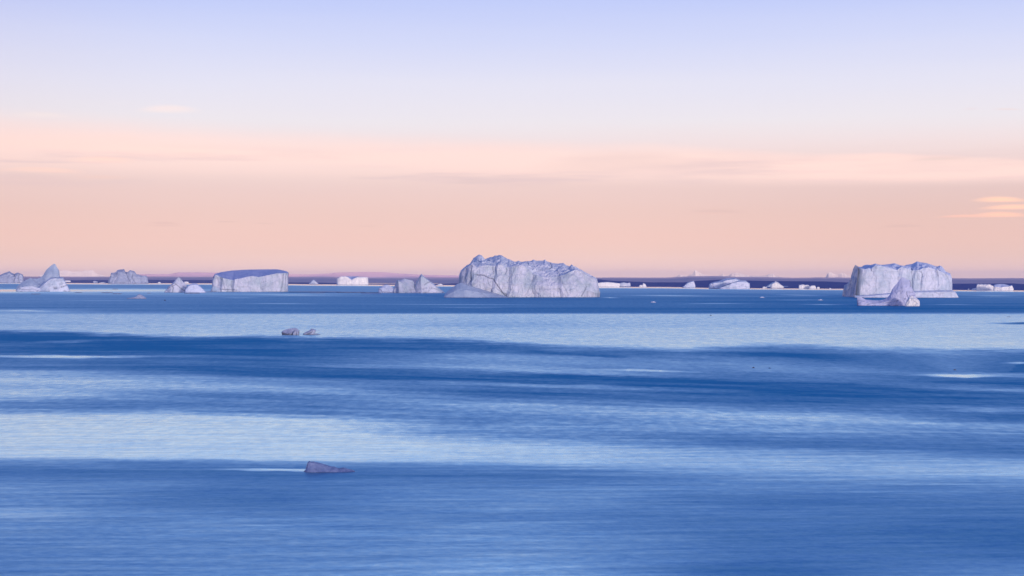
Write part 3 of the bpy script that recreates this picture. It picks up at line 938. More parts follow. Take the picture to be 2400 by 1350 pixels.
# --- trio left of the big iceberg
lump('iceberg', SNOW, 686.8, [(886.7, 684), (887, 676.7), (895, 670), (900, 668), (905, 667), (913, 668.3), (921.7, 675), (928, 681), (933, 685.5)],
     'low blue hump of ice with a dark base, left of the two pale pyramids', 'iceberg', G_FAR, rim=[(886.7, 684), (887, 678), (895, 675), (905, 675.5), (913, 677), (922, 680), (932, 685)], facet=1.6, rough=.6, seed=10.2,
     cracks=[([(887, 678), (893, 680), (896, 685)], 1.0, .8), ([(898, 684), (910, 685), (924, 684)], 1.0, .7), ([(905, 676), (912, 681)], .8, .4)])
lump('iceberg', SHELF_ICE, 687.0, [(922, 680), (925, 668), (928.7, 655), (938, 657), (948, 653), (958, 656), (966, 657), (972, 665), (979, 684.5)],
     'pale ice wedge with a sloping blue back, between the low hump and the tall pyramid', 'iceberg', G_FAR, depth=55,
     rim=[(922, 682), (927, 672), (932, 658.4), (940, 662.5), (950, 669), (960, 675.8), (970, 681.5), (979, 686)], facet=1.0, rough=.4, flute=.4, seed=11.7, shape=[(922, 26), (932, 0), (955, 6), (979, 22)],
     cracks=[([(931, 659), (929, 670), (933, 685)], 1.1, .45), ([(963, 678), (964, 686)], .7, .8)])
lump('iceberg', SHELF_ICE, 687.0, [(964, 683), (968, 673), (973, 664), (980, 651.7), (987.5, 641.7), (993, 646.7), (1006.7, 658), (1020, 668), (1031.7, 678), (1042, 685)],
     'pale triangular pyramid iceberg just left of the largest iceberg', 'iceberg', G_FAR, depth=50, N=120,
     rim=[(964, 684), (970, 678), (977, 666), (983, 654), (988, 647), (996, 652), (1008, 662), (1021, 672), (1032, 681), (1042, 686)], facet=1.2, rough=.6, flute=.6, seed=12.3, shape=[(964, 34), (976, 12), (986, 0), (1005, 5), (1042, 26)],
     cracks=[([(994, 668), (1001, 663), (1010, 660)], .7, .7), ([(990, 678), (1000, 674), (1018, 676), (1030, 682)], .7, .6), ([(985, 655), (979, 672)], .8, .35), ([(1003, 683), (1012, 676)], .6, .5)])

# --- the largest iceberg
rt = root('iceberg', 'largest iceberg of all, broad and grey-lavender with a broken blocky crown, right of centre', 'iceberg', None, 1240, 697)
n_sky = [(1075, 668), (1075.6, 646.5), (1080, 634), (1090, 624.6), (1102, 617.6), (1105, 612.4), (1109, 606), (1118, 600), (1124, 596), (1129.4, 599), (1133.7, 604.5), (1137, 608), (1146, 603.6), (1156.5, 601), (1160, 598.7), (1175, 597.9), (1181, 601.9), (1188, 605.4), (1196.7, 608.9), (1207, 613), (1216, 611.5), (1224, 614), (1231.7, 611.9), (1245.7, 611.5),
         (1250, 608), (1256, 610.6), (1272, 611), (1277, 607.6), (1280.7, 612.4), (1296.5, 615.9), (1307, 618.5), (1321, 616.4), (1328, 622), (1335, 623.7), (1340, 620), (1346, 624.6), (1356, 629), (1366.5, 635), (1387.5, 646.5), (1399, 653.5), (1402, 664), (1404, 681.5), (1406.7, 690)]
n_rim = [(1075.5, 668), (1076.5, 650), (1082, 636), (1091, 628), (1101, 622), (1105.7, 620), (1118, 625.5), (1142.5, 621), (1154.7, 624.6), (1174, 619), (1186, 627), (1203.7, 623.7), (1223, 620), (1233.5, 627), (1249, 641), (1265, 648), (1279, 650), (1300, 650), (1308.7, 646.5), (1321, 644.7), (1335, 637.7), (1347, 632.5), (1363, 636), (1378.7, 646), (1396, 656), (1403, 672), (1406, 691)]
n_cr = [([(1117, 644), (1134, 645), (1146, 651), (1156.5, 654), (1162, 664), (1169, 673), (1176, 683), (1186, 694)], 1.3, 1.0),
        ([(1105, 622), (1104, 640), (1101, 660)], 2.2, .55), ([(1092, 628), (1091, 645), (1086, 662)], 1.5, .4), ([(1154.7, 625), (1156, 634), (1157, 641)], 1.2, .6), ([(1187, 628), (1188, 634), (1184, 642)], 1.2, .6),
        ([(1204, 625), (1203, 636), (1190, 660)], 1.4, .4), ([(1250, 645), (1246, 662), (1234, 690)], 1.4, .35), ([(1312, 650), (1320, 668), (1333, 692)], 1.3, .4), ([(1375, 671), (1370, 682), (1363, 694)], 1.1, .7),
        ([(1166, 678), (1178, 686), (1188, 690)], .9, .7), ([(1143, 652), (1144, 664), (1150, 672)], .9, .5), ([(1117, 644), (1110, 643)], .9, .6)]


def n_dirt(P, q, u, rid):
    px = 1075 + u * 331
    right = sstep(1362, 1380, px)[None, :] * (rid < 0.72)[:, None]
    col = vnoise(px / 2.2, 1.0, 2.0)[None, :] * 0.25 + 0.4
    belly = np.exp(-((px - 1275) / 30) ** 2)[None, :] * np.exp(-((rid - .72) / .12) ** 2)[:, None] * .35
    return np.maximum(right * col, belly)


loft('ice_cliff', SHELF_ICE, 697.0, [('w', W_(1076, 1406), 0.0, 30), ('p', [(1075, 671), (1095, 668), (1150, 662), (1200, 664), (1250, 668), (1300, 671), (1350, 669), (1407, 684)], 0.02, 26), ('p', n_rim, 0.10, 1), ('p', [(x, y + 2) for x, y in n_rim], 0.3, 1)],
     230, N=520, flute=3.4, facet=3.0, rough=1.1, box=5, seed=14.2, cracks=n_cr, dirt_shade=n_dirt, parent=rt, jitter=.5, pin=2, shape=N_SHAPE)
loft('broken_crown', CROWN, 697.0, [('p', n_rim, 0.10, 16), ('p', [(x0, (y0 * .45 + interp(n_sky, x0) * .55)) for x0, y0 in n_rim], 0.36, 16), ('p', n_sky, 0.66, 6), ('w', W_(1076, 1406), 1.0, 1)],
     230, N=520, flute=1.2, facet=4.0, chunk=4.5, rough=1.0, box=5, seed=14.2, parent=rt, jitter=1.0, pin=0, shape=N_SHAPE,
     cracks=[([(1118, 609), (1124, 614)], 1.2, .5), ([(1144, 610), (1147, 613)], 1.5, 1.0), ([(1250, 617), (1253, 624)], 1.3, .8), ([(1290, 616), (1293, 626), (1288, 630)], 1.6, .7), ([(1305, 633), (1310, 640)], 1.3, .5), ([(1321, 650), (1332, 644)], 1.0, .6), ([(1258, 636), (1290, 630)], 1.0, .4), ([(1236, 613), (1239, 622)], 1.0, .6)])
loft('ice_foot', BLUE_ICE, 697.0, [('w', W_(1040, 1194), 0.0, 14), ('p', [(1041, 694.5), (1048, 690), (1064, 683), (1090, 680), (1120, 684), (1150, 689), (1178, 694), (1193, 696.6)], 0.35, 12),
     ('p', [(1041, 694), (1044, 688), (1048, 683), (1056, 677), (1063.7, 671), (1072, 665.5), (1079.5, 662.5), (1097, 667), (1114.5, 673.6), (1132, 679), (1149.5, 684), (1165, 688), (1177.5, 692), (1193, 696.3)], .95, 4), ('w', W_(1042, 1192), 1.1, 1)],
     50, N=200, front=-36, flute=.5, facet=1.0, rough=.4, box=3, seed=16.1, parent=rt, cracks=[([(1079, 662), (1114, 673.6), (1150, 684), (1180, 692)], 1.0, .7), ([(1120, 682), (1130, 688), (1140, 696)], 1.0, .3)])

# --- row of icebergs along the far shore, right half
rt = root('iceberg', 'long low iceberg peeking out behind the right end of the largest iceberg', 'iceberg', G_FAR, 1440, 672)
loft('smooth_slab', SUNLIT_ICE, 672.4, [('w', W_(1392, 1454), 0, 10), ('p', [(1393, 664), (1404, 663.5), (1410, 662.3), (1425, 661.6), (1440, 663.2), (1454, 665)], .1, 5), ('p', [(1393, 663), (1404, 662.5), (1410, 661.3), (1425, 660.6), (1440, 662.3), (1454, 664.3)], .5, 3), ('w', W_(1392, 1454), 1, 1)], 30, N=80, flute=.6, facet=.6, rough=.4, seed=17.2, parent=rt)
loft('fluted_block', ICE, 672.2, [('w', W_(1451.5, 1478), 0, 12), ('p', [(1452, 664.5), (1456, 664), (1463, 663.3), (1470, 664.2), (1476.5, 663.5), (1478, 668)], .1, 4), ('p', [(1452, 663.8), (1458, 663), (1463, 662.4), (1470, 663.4), (1476.5, 662.8), (1478, 668)], .6, 2), ('w', W_(1452, 1478), 1, 1)], 24, N=70, flute=2.6, facet=1.5, rough=.8, front=-8, box=6, seed=17.6, parent=rt)
lump('iceberg', SUNLIT_ICE, 672.8, [(1496.7, 672), (1500, 668.2), (1506, 667.5), (1507.5, 663), (1510, 664), (1513, 666), (1515.5, 672)],
     'tiny pale iceberg with a stub tower, just right of the largest iceberg', 'iceberg', G_FAR, N=50, facet=1.2, seed=18.4)
lump('iceberg', ICE, 674.3, [(1599, 673), (1603, 670), (1607.5, 666), (1610, 663), (1613, 661), (1619, 659.5), (1626, 658), (1627.5, 662), (1629.7, 668), (1630, 673.5)],
     'small wedge-shaped iceberg rising to the right, below the sharp snow peak', 'iceberg', G_FAR, N=70, facet=1.8, chunk=1, seed=19.8, rim=[(1599, 673), (1607, 668), (1613, 663.5), (1620, 661), (1626, 660), (1630, 673.5)])
rt = root('iceberg', 'sloping slab iceberg split by a diagonal crack into two tilted layers', 'iceberg', G_FAR, 1710, 677)
loft('upper_slab', ICE, 677.0, [('w', W_(1661, 1742), 0, 12), ('p', [(1661.5, 671), (1664, 666), (1672, 663.5), (1690, 661), (1703, 657), (1722, 654.6), (1736, 659), (1742, 668)], .12, 8), ('p', [(1661.5, 670), (1663, 665), (1670, 661.7), (1683, 659), (1693, 655), (1703, 652), (1724, 651.7), (1735, 655.8), (1742, 666)], .6, 4), ('w', W_(1662, 1742), 1, 1)],
     50, N=110, flute=1.0, facet=1.8, rough=.6, seed=20.4, parent=rt, cracks=[([(1669, 663), (1670, 670), (1676, 676)], .9, .6)])
loft('lower_slab', ICE, 677.4, [('w', W_(1682, 1758), 0, 10), ('p', [(1683, 676.5), (1695, 671), (1712, 665), (1730, 660.5), (1746, 659.5), (1755, 664), (1757.6, 675)], .2, 6), ('p', [(1683, 676), (1695, 669.5), (1712, 663.6), (1730, 658.2), (1738, 656.8), (1746.7, 657.5), (1757, 664), (1757.8, 675)], .5, 4), ('w', W_(1683, 1757.6), 1, 1)],
     40, N=110, front=-14, flute=.6, facet=1.2, rough=.6, seed=20.9, parent=rt, cracks=[([(1684, 676), (1696, 670), (1712, 664), (1731, 658)], .8, .7), ([(1690, 672.5), (1720, 673), (1756, 672)], .7, .5), ([(1733, 671), (1744, 664)], .6, .4)])
rt = root('iceberg', 'small house-like iceberg with a pointed gable and low blocks at both ends', 'iceberg', G_FAR, 1817, 675)
loft('gable', SUNLIT_ICE, 675.6, [('w', W_(1805, 1838), 0, 12), ('p', [(1805.5, 670), (1810, 665.5), (1817, 661.5), (1823, 664), (1831, 669), (1837.5, 674)], .1, 6), ('p', [(1805.5, 669), (1810, 663.8), (1817.5, 658.8), (1822.5, 661), (1831, 667.5), (1837.5, 673)], .5, 3), ('w', W_(1805, 1838), 1, 1)], 26, N=70, front=-10, flute=1.4, facet=1.2, rough=.6, seed=21.5, parent=rt)
loft('back_ridge', BLUE_ICE, 675.2, [('w', W_(1787.5, 1848), 0, 8), ('p', [(1788, 673), (1796, 672.3), (1803, 668), (1812, 663), (1830, 669), (1838, 671), (1847, 671.5), (1848, 674.5)], .2, 5), ('p', [(1788, 672), (1796, 671.6), (1803, 666), (1811, 661.5), (1830, 668), (1838, 670.4), (1847, 670.4), (1848, 674)], .6, 3), ('w', W_(1788, 1848), 1, 1)], 24, N=80, facet=.8, rough=.5, seed=21.9, parent=rt)
loft('low_block', SUNLIT_ICE, 675.5, [('w', W_(1787, 1798), 0, 5), ('p', [(1787.3, 673), (1791, 672.2), (1797.6, 672.4)], .2, 2), ('w', W_(1787, 1798), 1, 1)], 9, N=24, front=-10, facet=.6, rough=.3, seed=22.1, parent=rt)
rt = root('iceberg', 'low cream castle-like iceberg with ragged turrets, left of the right-hand giant', 'iceberg', G_FAR, 1893, 676)
loft('ragged_block', SUNLIT_ICE, 676.4, [('w', W_(1872, 1899), 0, 10), ('p', [(1872.5, 668), (1876, 668.6), (1882, 668), (1888, 669), (1894, 668.5), (1899, 673)], .1, 4), ('p', [(1872.5, 667), (1875, 667.6), (1878, 666.6), (1882.5, 667.3), (1886, 668), (1890, 667), (1894, 667.6), (1899, 672)], .6, 2), ('w', W_(1872, 1899), 1, 1)], 22, N=70, flute=2.2, facet=1.8, chunk=2, rough=.9, box=6, seed=23.4, parent=rt, jitter=1.0)
loft('rounded_block', SUNLIT_ICE, 676.5, [('w', W_(1896, 1913), 0, 8), ('p', [(1896.5, 673), (1901, 670.2), (1910, 669.8), (1912.8, 674)], .2, 4), ('p', [(1896.5, 672.5), (1901, 669), (1906, 668.5), (1910, 669), (1912.8, 674)], .6, 2), ('w', W_(1896, 1913), 1, 1)], 14, N=50, front=-8, flute=1.2, facet=1.2, seed=23.9, parent=rt)

# --- right-hand giant
rt = root('iceberg', 'high pale walled iceberg near the right edge with a dark blue end buttress', 'iceberg', None, 2115, 697)
u_sky = [(2011.5, 626), (2014, 625), (2019.4, 625.5), (2023.7, 622), (2031.4, 619.8), (2040.7, 621), (2052, 617.7), (2057.7, 619.8), (2066, 621), (2083, 619), (2097, 617), (2108.6, 621), (2118.6, 623.4), (2125.6, 620.5), (2138.4, 618.4), (2149.7, 612.7), (2158, 614.9), (2171, 616.3), (2183.7, 620.5), (2192, 623.4), (2198, 624.5), (2203.5, 622), (2209, 625.5), (2217.7, 636.8), (2227.6, 641), (2231, 651), (2232, 668)]
u_rim = [(2011.5, 627), (2018, 629), (2026.5, 631), (2035, 629), (2042, 630.5), (2052, 621.5), (2067.6, 623.6), (2086, 628.3), (2103, 633), (2113, 625.8), (2128.5, 629.7), (2137, 634), (2154, 633), (2165, 628), (2176.6, 627), (2198, 633), (2216, 641), (2227, 646), (2231, 655), (2232, 669)]
loft('ice_cliff', ICE, 696.2, [('w', W_(2007, 2233), 0.0, 14), ('p', [(2005, 690), (2040, 688), (2085, 684), (2140, 681), (2232, 680)], 0.01, 34), ('p', u_rim, 0.06, 1), ('p', [(x, y + 2) for x, y in u_rim], .3, 1)],
     150, N=380, flute=2.2, facet=1.2, rough=.7, box=6, seed=25.3, parent=rt, jitter=.6, pin=2, shape=U_SHAPE, skew=.12,
     cracks=[([(2136, 634), (2138, 650), (2137, 676)], .8, .6), ([(2160, 634), (2160, 655), (2158, 680)], .8, .5), ([(2196, 633), (2198.5, 647)], 1.2, .9), ([(2154, 634), (2162, 642), (2161, 650)], 1.0, .5), ([(2041, 630), (2042.5, 634)], 1.4, .9), ([(2026, 632), (2027, 650)], 1, .3), ([(2215, 641), (2223, 655), (2226, 672)], 1.0, .4), ([(2103, 634), (2108, 645)], .9, .3)])
loft('snow_crown', SNOW, 696.2, [('p', u_rim, 0.06, 12), ('p', u_sky, 0.6, 5), ('w', W_(2008, 2232), 1.0, 1)], 150, N=380, flute=.8, facet=3.2, chunk=3.4, rough=1.2, box=6, seed=26.6, parent=rt, jitter=.8, pin=0, shape=U_SHAPE, skew=.12,
     cracks=[([(2194, 626), (2203, 634)], 1.0, .6), ([(2135, 628), (2139, 634)], 1.2, .8)])
loft('ice_ledge', ICE, 697.6, [('w', W_(2003, 2247.5), 0, 8), ('p', [(2004, 695), (2040, 693.6), (2085, 690), (2140, 685.6), (2200, 684.6), (2232, 684.4), (2240, 688), (2247, 697)], .3, 6), ('p', [(2004, 692.6), (2040, 691), (2085, 686.5), (2140, 681.8), (2200, 680.3), (2232, 680), (2240, 684), (2246.8, 697)], .8, 3), ('w', W_(2004, 2247), 1, 1)],
     20, N=260, front=-14, flute=.3, facet=.9, rough=.3, box=5, seed=27.3, parent=rt, jitter=.2, cracks=[([(2004, 692), (2085, 686), (2140, 681.3), (2232, 679.7)], .9, .45), ([(2190, 684), (2200, 688.5), (2215, 685.5)], .8, .4)])
# buttress whose face is turned away from the low sun
by = dist_of(696.5)


def facing_left(name, mat, prof_front, prof_back, y_front, y_back, K, Mv, seed, parent, amp=1.6):
    """a wall seen edge-on: runs from near (right) to far (left), its face turned to the left"""
    rowsP = []
    for i in range(K + 1):
        t = i / K
        Yd = y_front + (y_back - y_front) * t
        xs, y_top, x_base = [prof_front[j] * (1 - t) + prof_back[j] * t for j in range(3)]
        col = []
        for j in range(Mv + 1):
            s = j / Mv
            px = x_base * (1 - s) + xs * s
            if j == 0:
                xx, zz = ray(px, 700)
                z = -1.5
            else:
                xx, zz = ray(px, y_top)
                z = (CAM_H + float(zz) * Yd) * s
            col.append((float(xx) * Yd, Yd, z))
        rowsP.append(col)
    P = np.array(rowsP)
    return P


cols_b = [  # photo x of crest, photo y of crest, photo x of foot, extra distance in metres
    (2012.0, 625.5, 2004.5, 0), (2009.5, 623.6, 2001, 14), (2006.5, 622, 1997, 26), (2004.5, 620.5, 1993, 36), (2001.5, 626, 1989, 46), (1999, 630.5, 1986, 56), (1997.5, 641, 1983, 66),
    (1995, 650, 1981, 76), (1992, 658, 1979, 86), (1987, 664.5, 1977, 96), (1979, 668.5, 1975.5, 106), (1975.4, 684, 1974.3, 116), (1974.3, 696, 1974, 120)]
xs = np.linspace(0, len(cols_b) - 1, 90)
cb = np.array(cols_b, float)
ci = np.stack([np.interp(xs, np.arange(len(cols_b)), cb[:, k]) for k in range(4)], -1)
Mv = 60
PB = np.zeros((Mv + 1, len(ci), 3))
for j in range(Mv + 1):
    s = j / Mv
    px = ci[:, 2] * (1 - s) + ci[:, 0] * s
    Yd = by + ci[:, 3]
    xx, _ = ray(px, 690)
    _, zt = ray(px, ci[:, 1])
    ztop = np.maximum(CAM_H + zt * Yd, 0.5)
    z = -1.5 + (ztop + 1.5) * s
    PB[j] = np.stack([xx * Yd, Yd, z], -1)
qb = PB / 0.6
dd = 2.2 * (ridged(qb[..., 0] / 9, qb[..., 1] / 14, qb[..., 2] / 70, 4) - .3) + 2.0 * (cells(qb[..., 0] / 10, qb[..., 1] / 18, qb[..., 2] / 20)[0] - .5)
fade = np.clip(np.minimum(np.linspace(0, 1, len(ci)), 1 - np.linspace(0, 1, len(ci))) * 12, 0, 1)[None, :] * np.clip((1 - np.linspace(0, 1, Mv + 1)) * 8, 0, 1)[:, None]
PB[..., 0] -= dd * fade * .6
roof = PB[-1].copy()
roof[:, 0] += 12
roof[:, 1] += 45
roof[:, 2] = np.maximum(roof[:, 2] - 8, -1.4)
back = roof.copy()
back[:, 0] += 4
back[:, 2] = -1.5
PB = np.concatenate([PB, roof[None], back[None]], 0)
db = np.zeros(PB.shape[:2])
db[:2] = .8
db[2:40] = np.clip(fbm(qb[2:40, :, 1] / 8, qb[2:40, :, 2] / 40, 0, 3) * 1.4, 0, .5)
grid_mesh('buttress', PB[:, ::-1], BLUE_ICE, rt, {'dirt_shade': db[:, ::-1]})

# --- iceberg in front of the giant
rt = root('iceberg', 'lavender iceberg with a tall fin and a saddle floating in front of the walled giant', 'iceberg', None, 2083, 717)
v_sky = [(2008.5, 705), (2008.8, 697.7), (2012, 695.6), (2018, 696.3), (2029, 702), (2038, 703), (2049, 704), (2060, 704), (2070, 702.6), (2079, 697.7), (2086, 690.6), (2089, 683), (2093, 675), (2098, 669), (2103, 663.7), (2108.6, 655), (2113, 649.6), (2120, 651), (2125.6, 655), (2131, 656), (2134, 656.6), (2134.8, 666.6), (2139, 679), (2144.8, 687.8), (2145.5, 696.3), (2151, 701), (2155.4, 706), (2156, 714)]
loft('fin', FIN_ICE, 716.6, [('w', W_(2010, 2156), 0, 12), ('p', [(2009.5, 712), (2020, 709), (2040, 711), (2060, 710), (2080, 706.5), (2095, 697), (2105, 685), (2115, 676), (2125, 675), (2135, 684), (2143, 694), (2150, 704), (2156, 713)], .15, 14), ('p', v_sky, .5, 6), ('w', W_(2010, 2156), 1, 1)],
     36, N=240, flute=1.3, facet=2.0, rough=.9, seed=28.4, parent=rt, jitter=.4,
     cracks=[([(2068, 710), (2090, 708), (2110, 704), (2125, 699), (2140, 696)], .9, .5), ([(2104, 682), (2118, 684), (2140, 685)], .8, .5), ([(2124, 685), (2126, 694), (2144, 692)], .8, .7), ([(2132, 657), (2135, 665), (2133, 672)], 1.0, .8), ([(2011, 706), (2018, 703), (2024, 707)], .8, .4), ([(2030, 714), (2048, 710), (2070, 709)], .8, .4)])
loft('ice_toe', SUNLIT_ICE, 717.3, [('w', W_(2121, 2156.5), 0, 8), ('p', [(2122, 714), (2126, 707), (2132, 700), (2140, 701), (2148, 703), (2154, 708), (2156, 714)], .25, 8), ('p', [(2122, 713), (2126, 703), (2130, 695.5), (2136, 693), (2144, 697), (2150, 700.6), (2155, 705), (2156, 713)], .6, 4), ('w', W_(2122, 2156), 1, 1)],
     30, N=90, front=-12, flute=1.6, facet=2.6, chunk=2, rough=1.2, seed=29.7, parent=rt, cracks=[([(2137, 700), (2144, 707), (2150, 711)], .7, .9), ([(2126, 712), (2131, 708)], .7, .6), ([(2138, 711), (2141, 716)], .7, .6)])

# --- right edge pair
lump('iceberg', SUNLIT_ICE, 680.2, [(2276, 679), (2280, 676), (2285, 675.5), (2288.5, 675), (2289.3, 666.7), (2292, 665.6), (2296, 666.6), (2300, 665.2), (2305, 666.4), (2309, 665.2), (2314, 666.2), (2319, 665.6), (2324.4, 668.4), (2328.6, 670.5), (2329, 678)],
     'ragged cream iceberg with a toothed top, left of the pair at the right edge', 'iceberg', G_FAR, N=120, flute=2.4, facet=2.0, chunk=2, rough=1.0, seed=30.8, jitter=1.2, depth=28,
     rim=[(2276, 679.5), (2282, 677), (2289, 676), (2290, 668.5), (2300, 667.6), (2310, 668), (2319, 667.6), (2325, 670), (2329, 679)])
rt = root('iceberg', 'cream iceberg with a smooth rounded roof, right of the pair at the right edge', 'iceberg', G_FAR, 2355, 681)
loft('ice_cliff', SUNLIT_ICE, 680.8, [('w', W_(2328.5, 2376), 0, 10), ('p', [(2329.3, 672), (2338, 673), (2345, 674), (2350, 672.5), (2364, 672), (2368, 670.5), (2372, 669.4), (2376, 678)], .1, 1), ('p', [(2329.5, 673), (2350, 674), (2376, 679)], .4, 1)], 34, N=90, flute=1.6, facet=1.4, rough=.7, box=6, seed=31.4, parent=rt, pin=1, cracks=[([(2330, 674), (2340, 676), (2346, 679)], 2.5, .5), ([(2365, 671), (2364.5, 680)], .7, .6)])
loft('snow_roof', SNOW, 680.8, [('p', [(2329.3, 672), (2338, 673), (2345, 674), (2350, 672.5), (2364, 672), (2368, 670.5), (2372, 669.4), (2376, 678)], .1, 6), ('p', [(2329.4, 670), (2331, 667.2), (2338, 666), (2353, 665.8), (2363.5, 668.6), (2367, 669.5), (2371.5, 667.8), (2374, 674), (2376, 677.5)], .6, 3), ('w', W_(2329, 2375.6), 1, 1)], 34, N=90, flute=.2, facet=.7, rough=.4, box=6, seed=31.4, parent=rt, jitter=.2, pin=0)

# ------------------------------------------------------------------ nearer ice
lump('ice_chunk', GREY_ICE, 700.4, [(296.7, 699.4), (304, 698), (311.7, 696.7), (319, 695), (321, 692.5), (323, 690.8), (325, 689.6), (327.5, 689), (331, 691), (335, 693), (339, 696.4), (343.5, 699.6)],
     'small grey heap of ice with a low tail, in front of the castle-like iceberg', 'ice chunk', None, facet=1.6, rough=.7, flute=.6, seed=33.1)
rt = root('ice_chunk', 'dark-bottomed pinkish ice slab, left of the pair in mid water', 'ice chunk', None, 681, 785)
loft('slab', GREY_ICE, 785.0, [('w', W_(661, 699), 0, 10), ('p', [(659.8, 779.5), (664, 783), (672, 782.6), (682, 780), (692, 777.5), (700, 778)], -.12, 10), ('p', [(659.6, 779), (660.5, 776.8), (665.5, 773.8), (675.6, 770.8), (686, 769), (692, 768.5), (697, 770), (702, 773), (701.7, 776)], .55, 5), ('w', W_(661, 700), 1, 1)],
     22, N=110, flute=.6, facet=1.4, rough=.9, seed=34.5, parent=rt, jitter=.9, box=3, dirt_shade=lambda P, q, u, rid: .95 * np.clip((5.0 + 2.5 * vnoise(q[..., 0] / 5, 1.0, 1.0) - q[..., 2]) / 2.0, 0, 1), cracks=[([(660, 777), (661.5, 781), (664, 784)], 1.3, 1.0), ([(664, 781), (672, 783), (681, 781), (688, 776), (691, 773)], .8, .9), ([(688, 783), (688, 780)], .9, .7)])  # shade of the undercut base is painted into the slab's lower part
loft('side_block', GREY_ICE, 785.2, [('w', W_(686, 700), 0, 8), ('p', [(686.5, 781), (690, 777), (695, 775.5), (699.5, 778)], .1, 5), ('p', [(686.5, 780), (690, 775.5), (695, 774.2), (700, 776)], .6, 3), ('w', W_(686, 700), 1, 1)],
     8, N=50, front=-1.2, facet=2.0, rough=.8, seed=34.9, parent=rt, cracks=[([(693.8, 780), (693.6, 785)], 1.0, .9)])
rt = root('ice_chunk', 'pinkish ice shard leaning over a thin blue tail, right of the pair in mid water', 'ice chunk', None, 727, 785)
loft('shard', GREY_ICE, 784.6, [('w', W_(710, 733), 0, 8), ('p', [(710, 784), (714, 782), (722, 779.5), (730, 776), (736, 774.5), (741, 774.6)], .05, 8), ('p', [(710, 783.6), (711.7, 781), (718.8, 776.8), (726, 773.8), (730.7, 769.6), (734.8, 771.4), (741.6, 774)], .5, 4), ('w', W_(711, 733), 1, 1)],
     14, N=80, flute=.6, facet=1.4, rough=.9, seed=35.3, parent=rt, jitter=.9, dirt_shade=lambda P, q, u, rid: .9 * np.clip((3.0 + 2.0 * vnoise(q[..., 0] / 5, 1.0, 1.0) - q[..., 2]) / 1.5, 0, 1), cracks=[([(719, 783), (726, 781), (732, 778)], .9, .8)])  # lower part painted dark for the shaded underside
loft('tail', BLUE_ICE, 784.8, [('w', W_(726, 752), 0, 4), ('p', [(727, 782), (734, 780.4), (741, 781), (747, 782.8), (752, 784.4)], .5, 3), ('w', W_(726, 752), 1, 1)], 8, N=50, front=1.0, facet=.4, rough=.2, seed=35.8, parent=rt, dirt_shade=lambda P, q, u, rid: np.full(P.shape[:2], .55))
o = loft('ice_chunk', SHADED_ICE, 1107.6, [('w', [(711, 0), (831, 0)], 0, 22), ('p', [(711.8, 1105.6), (716, 1101.5), (719, 1093), (722, 1086), (726, 1083.5), (736, 1085), (746, 1088), (757, 1090), (770, 1094), (783, 1096), (793, 1099), (807, 1098), (825, 1102), (831, 1103.4)], .32, 8),
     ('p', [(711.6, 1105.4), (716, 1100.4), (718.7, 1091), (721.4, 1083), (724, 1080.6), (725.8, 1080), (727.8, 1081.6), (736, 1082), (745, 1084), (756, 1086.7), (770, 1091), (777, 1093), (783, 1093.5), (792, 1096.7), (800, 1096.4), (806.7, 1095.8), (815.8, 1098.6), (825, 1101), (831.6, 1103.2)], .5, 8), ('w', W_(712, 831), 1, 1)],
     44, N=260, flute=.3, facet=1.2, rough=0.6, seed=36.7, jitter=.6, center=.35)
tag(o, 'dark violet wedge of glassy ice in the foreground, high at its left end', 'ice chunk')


# ------------------------------------------------------------------ small floating pieces
def bit(x0, x1, y0, y1, mat, label, shape=None, name='ice_chunk', cat='ice chunk', seed=0.0):
    wd = x1 - x0
    h = y1 - y0
    rnd = random.Random(int(x0 * 10 + y1))
    shape = shape or [(0, .1), (.15, .6), (.4, .75 + .25 * rnd.random()), (.6, 1), (.8, .55), (1, .1)]
    sky_ = [(x0 + a * wd, y1 - b * h) for a, b in shape]
    o = lump(name, mat, y1, sky_, label, cat, G_BITS, N=26, facet=.5, rough=.25, flute=.2, seed=x0, jitter=.1, depth=max(4.0, .7 * wd))
    return o


blk = [(0, .5), (.06, .95), (.5, 1.0), (.93, .9), (1, .4)]
bit(150, 166, 656.8, 662.8, SUNLIT_ICE, 'small square pink ice block just right of the spired iceberg', blk)
bit(218, 229.5, 658.6, 663.6, ICE, 'small bluish ice block just left of the castle-like iceberg', blk)
bit(231, 252, 661, 664, SUNLIT_ICE, 'thin low ice strip joining the foot of the castle-like iceberg on its left')
bit(369, 378, 660.6, 664.3, SUNLIT_ICE, 'tiny pale ice lump on the bright shore line between the castle-like and pyramid icebergs')
bit(431.5, 442, 659.8, 664.2, SUNLIT_ICE, 'tiny bright pink ice block peeking out behind the pyramid iceberg', blk)
bit(1024, 1040, 665, 669, SUNLIT_ICE, 'tiny pink ice lump on the shore line in the gap left of the largest iceberg')
bit(1524, 1538, 706, 709.2, SNOW, 'white ice scrap on dark water right of the largest iceberg')
bit(1780, 1793, 695.4, 698, SNOW, 'white ice scrap on dark water below the house-like iceberg')
bit(1917, 1929, 701.2, 704, SNOW, 'white ice scrap on dark water left of the dark blue buttress')
bit(1915, 1921, 672.4, 676.5, SUNLIT_ICE, 'tiny cream ice stub at the right end of the low cream castle-like iceberg', blk)
bit(2267, 2273.5, 676.2, 680, SUNLIT_ICE, 'tiny cream ice stub left of the ragged cream iceberg')
bit(1943, 1949, 674.8, 677.4, SUNLIT_ICE, 'tiny pale speck of ice on the shore line left of the dark blue buttress')
bit(384, 389, 702, 704.6, DARK_ICE, 'tiny black ice lump right of the grey heap of ice')
bit(1762.5, 1769.5, 859.6, 862.6, DARK_ICE, 'dark ice speck in open water, the left and larger of two close together')
bit(1801, 1807, 861.6, 863.4, DARK_ICE, 'dark ice speck in open water, the right and fainter of two close together')
bit(2234, 2242, 865, 867.6, DARK_ICE, 'dark ice speck just above the brightest slick near the right edge')
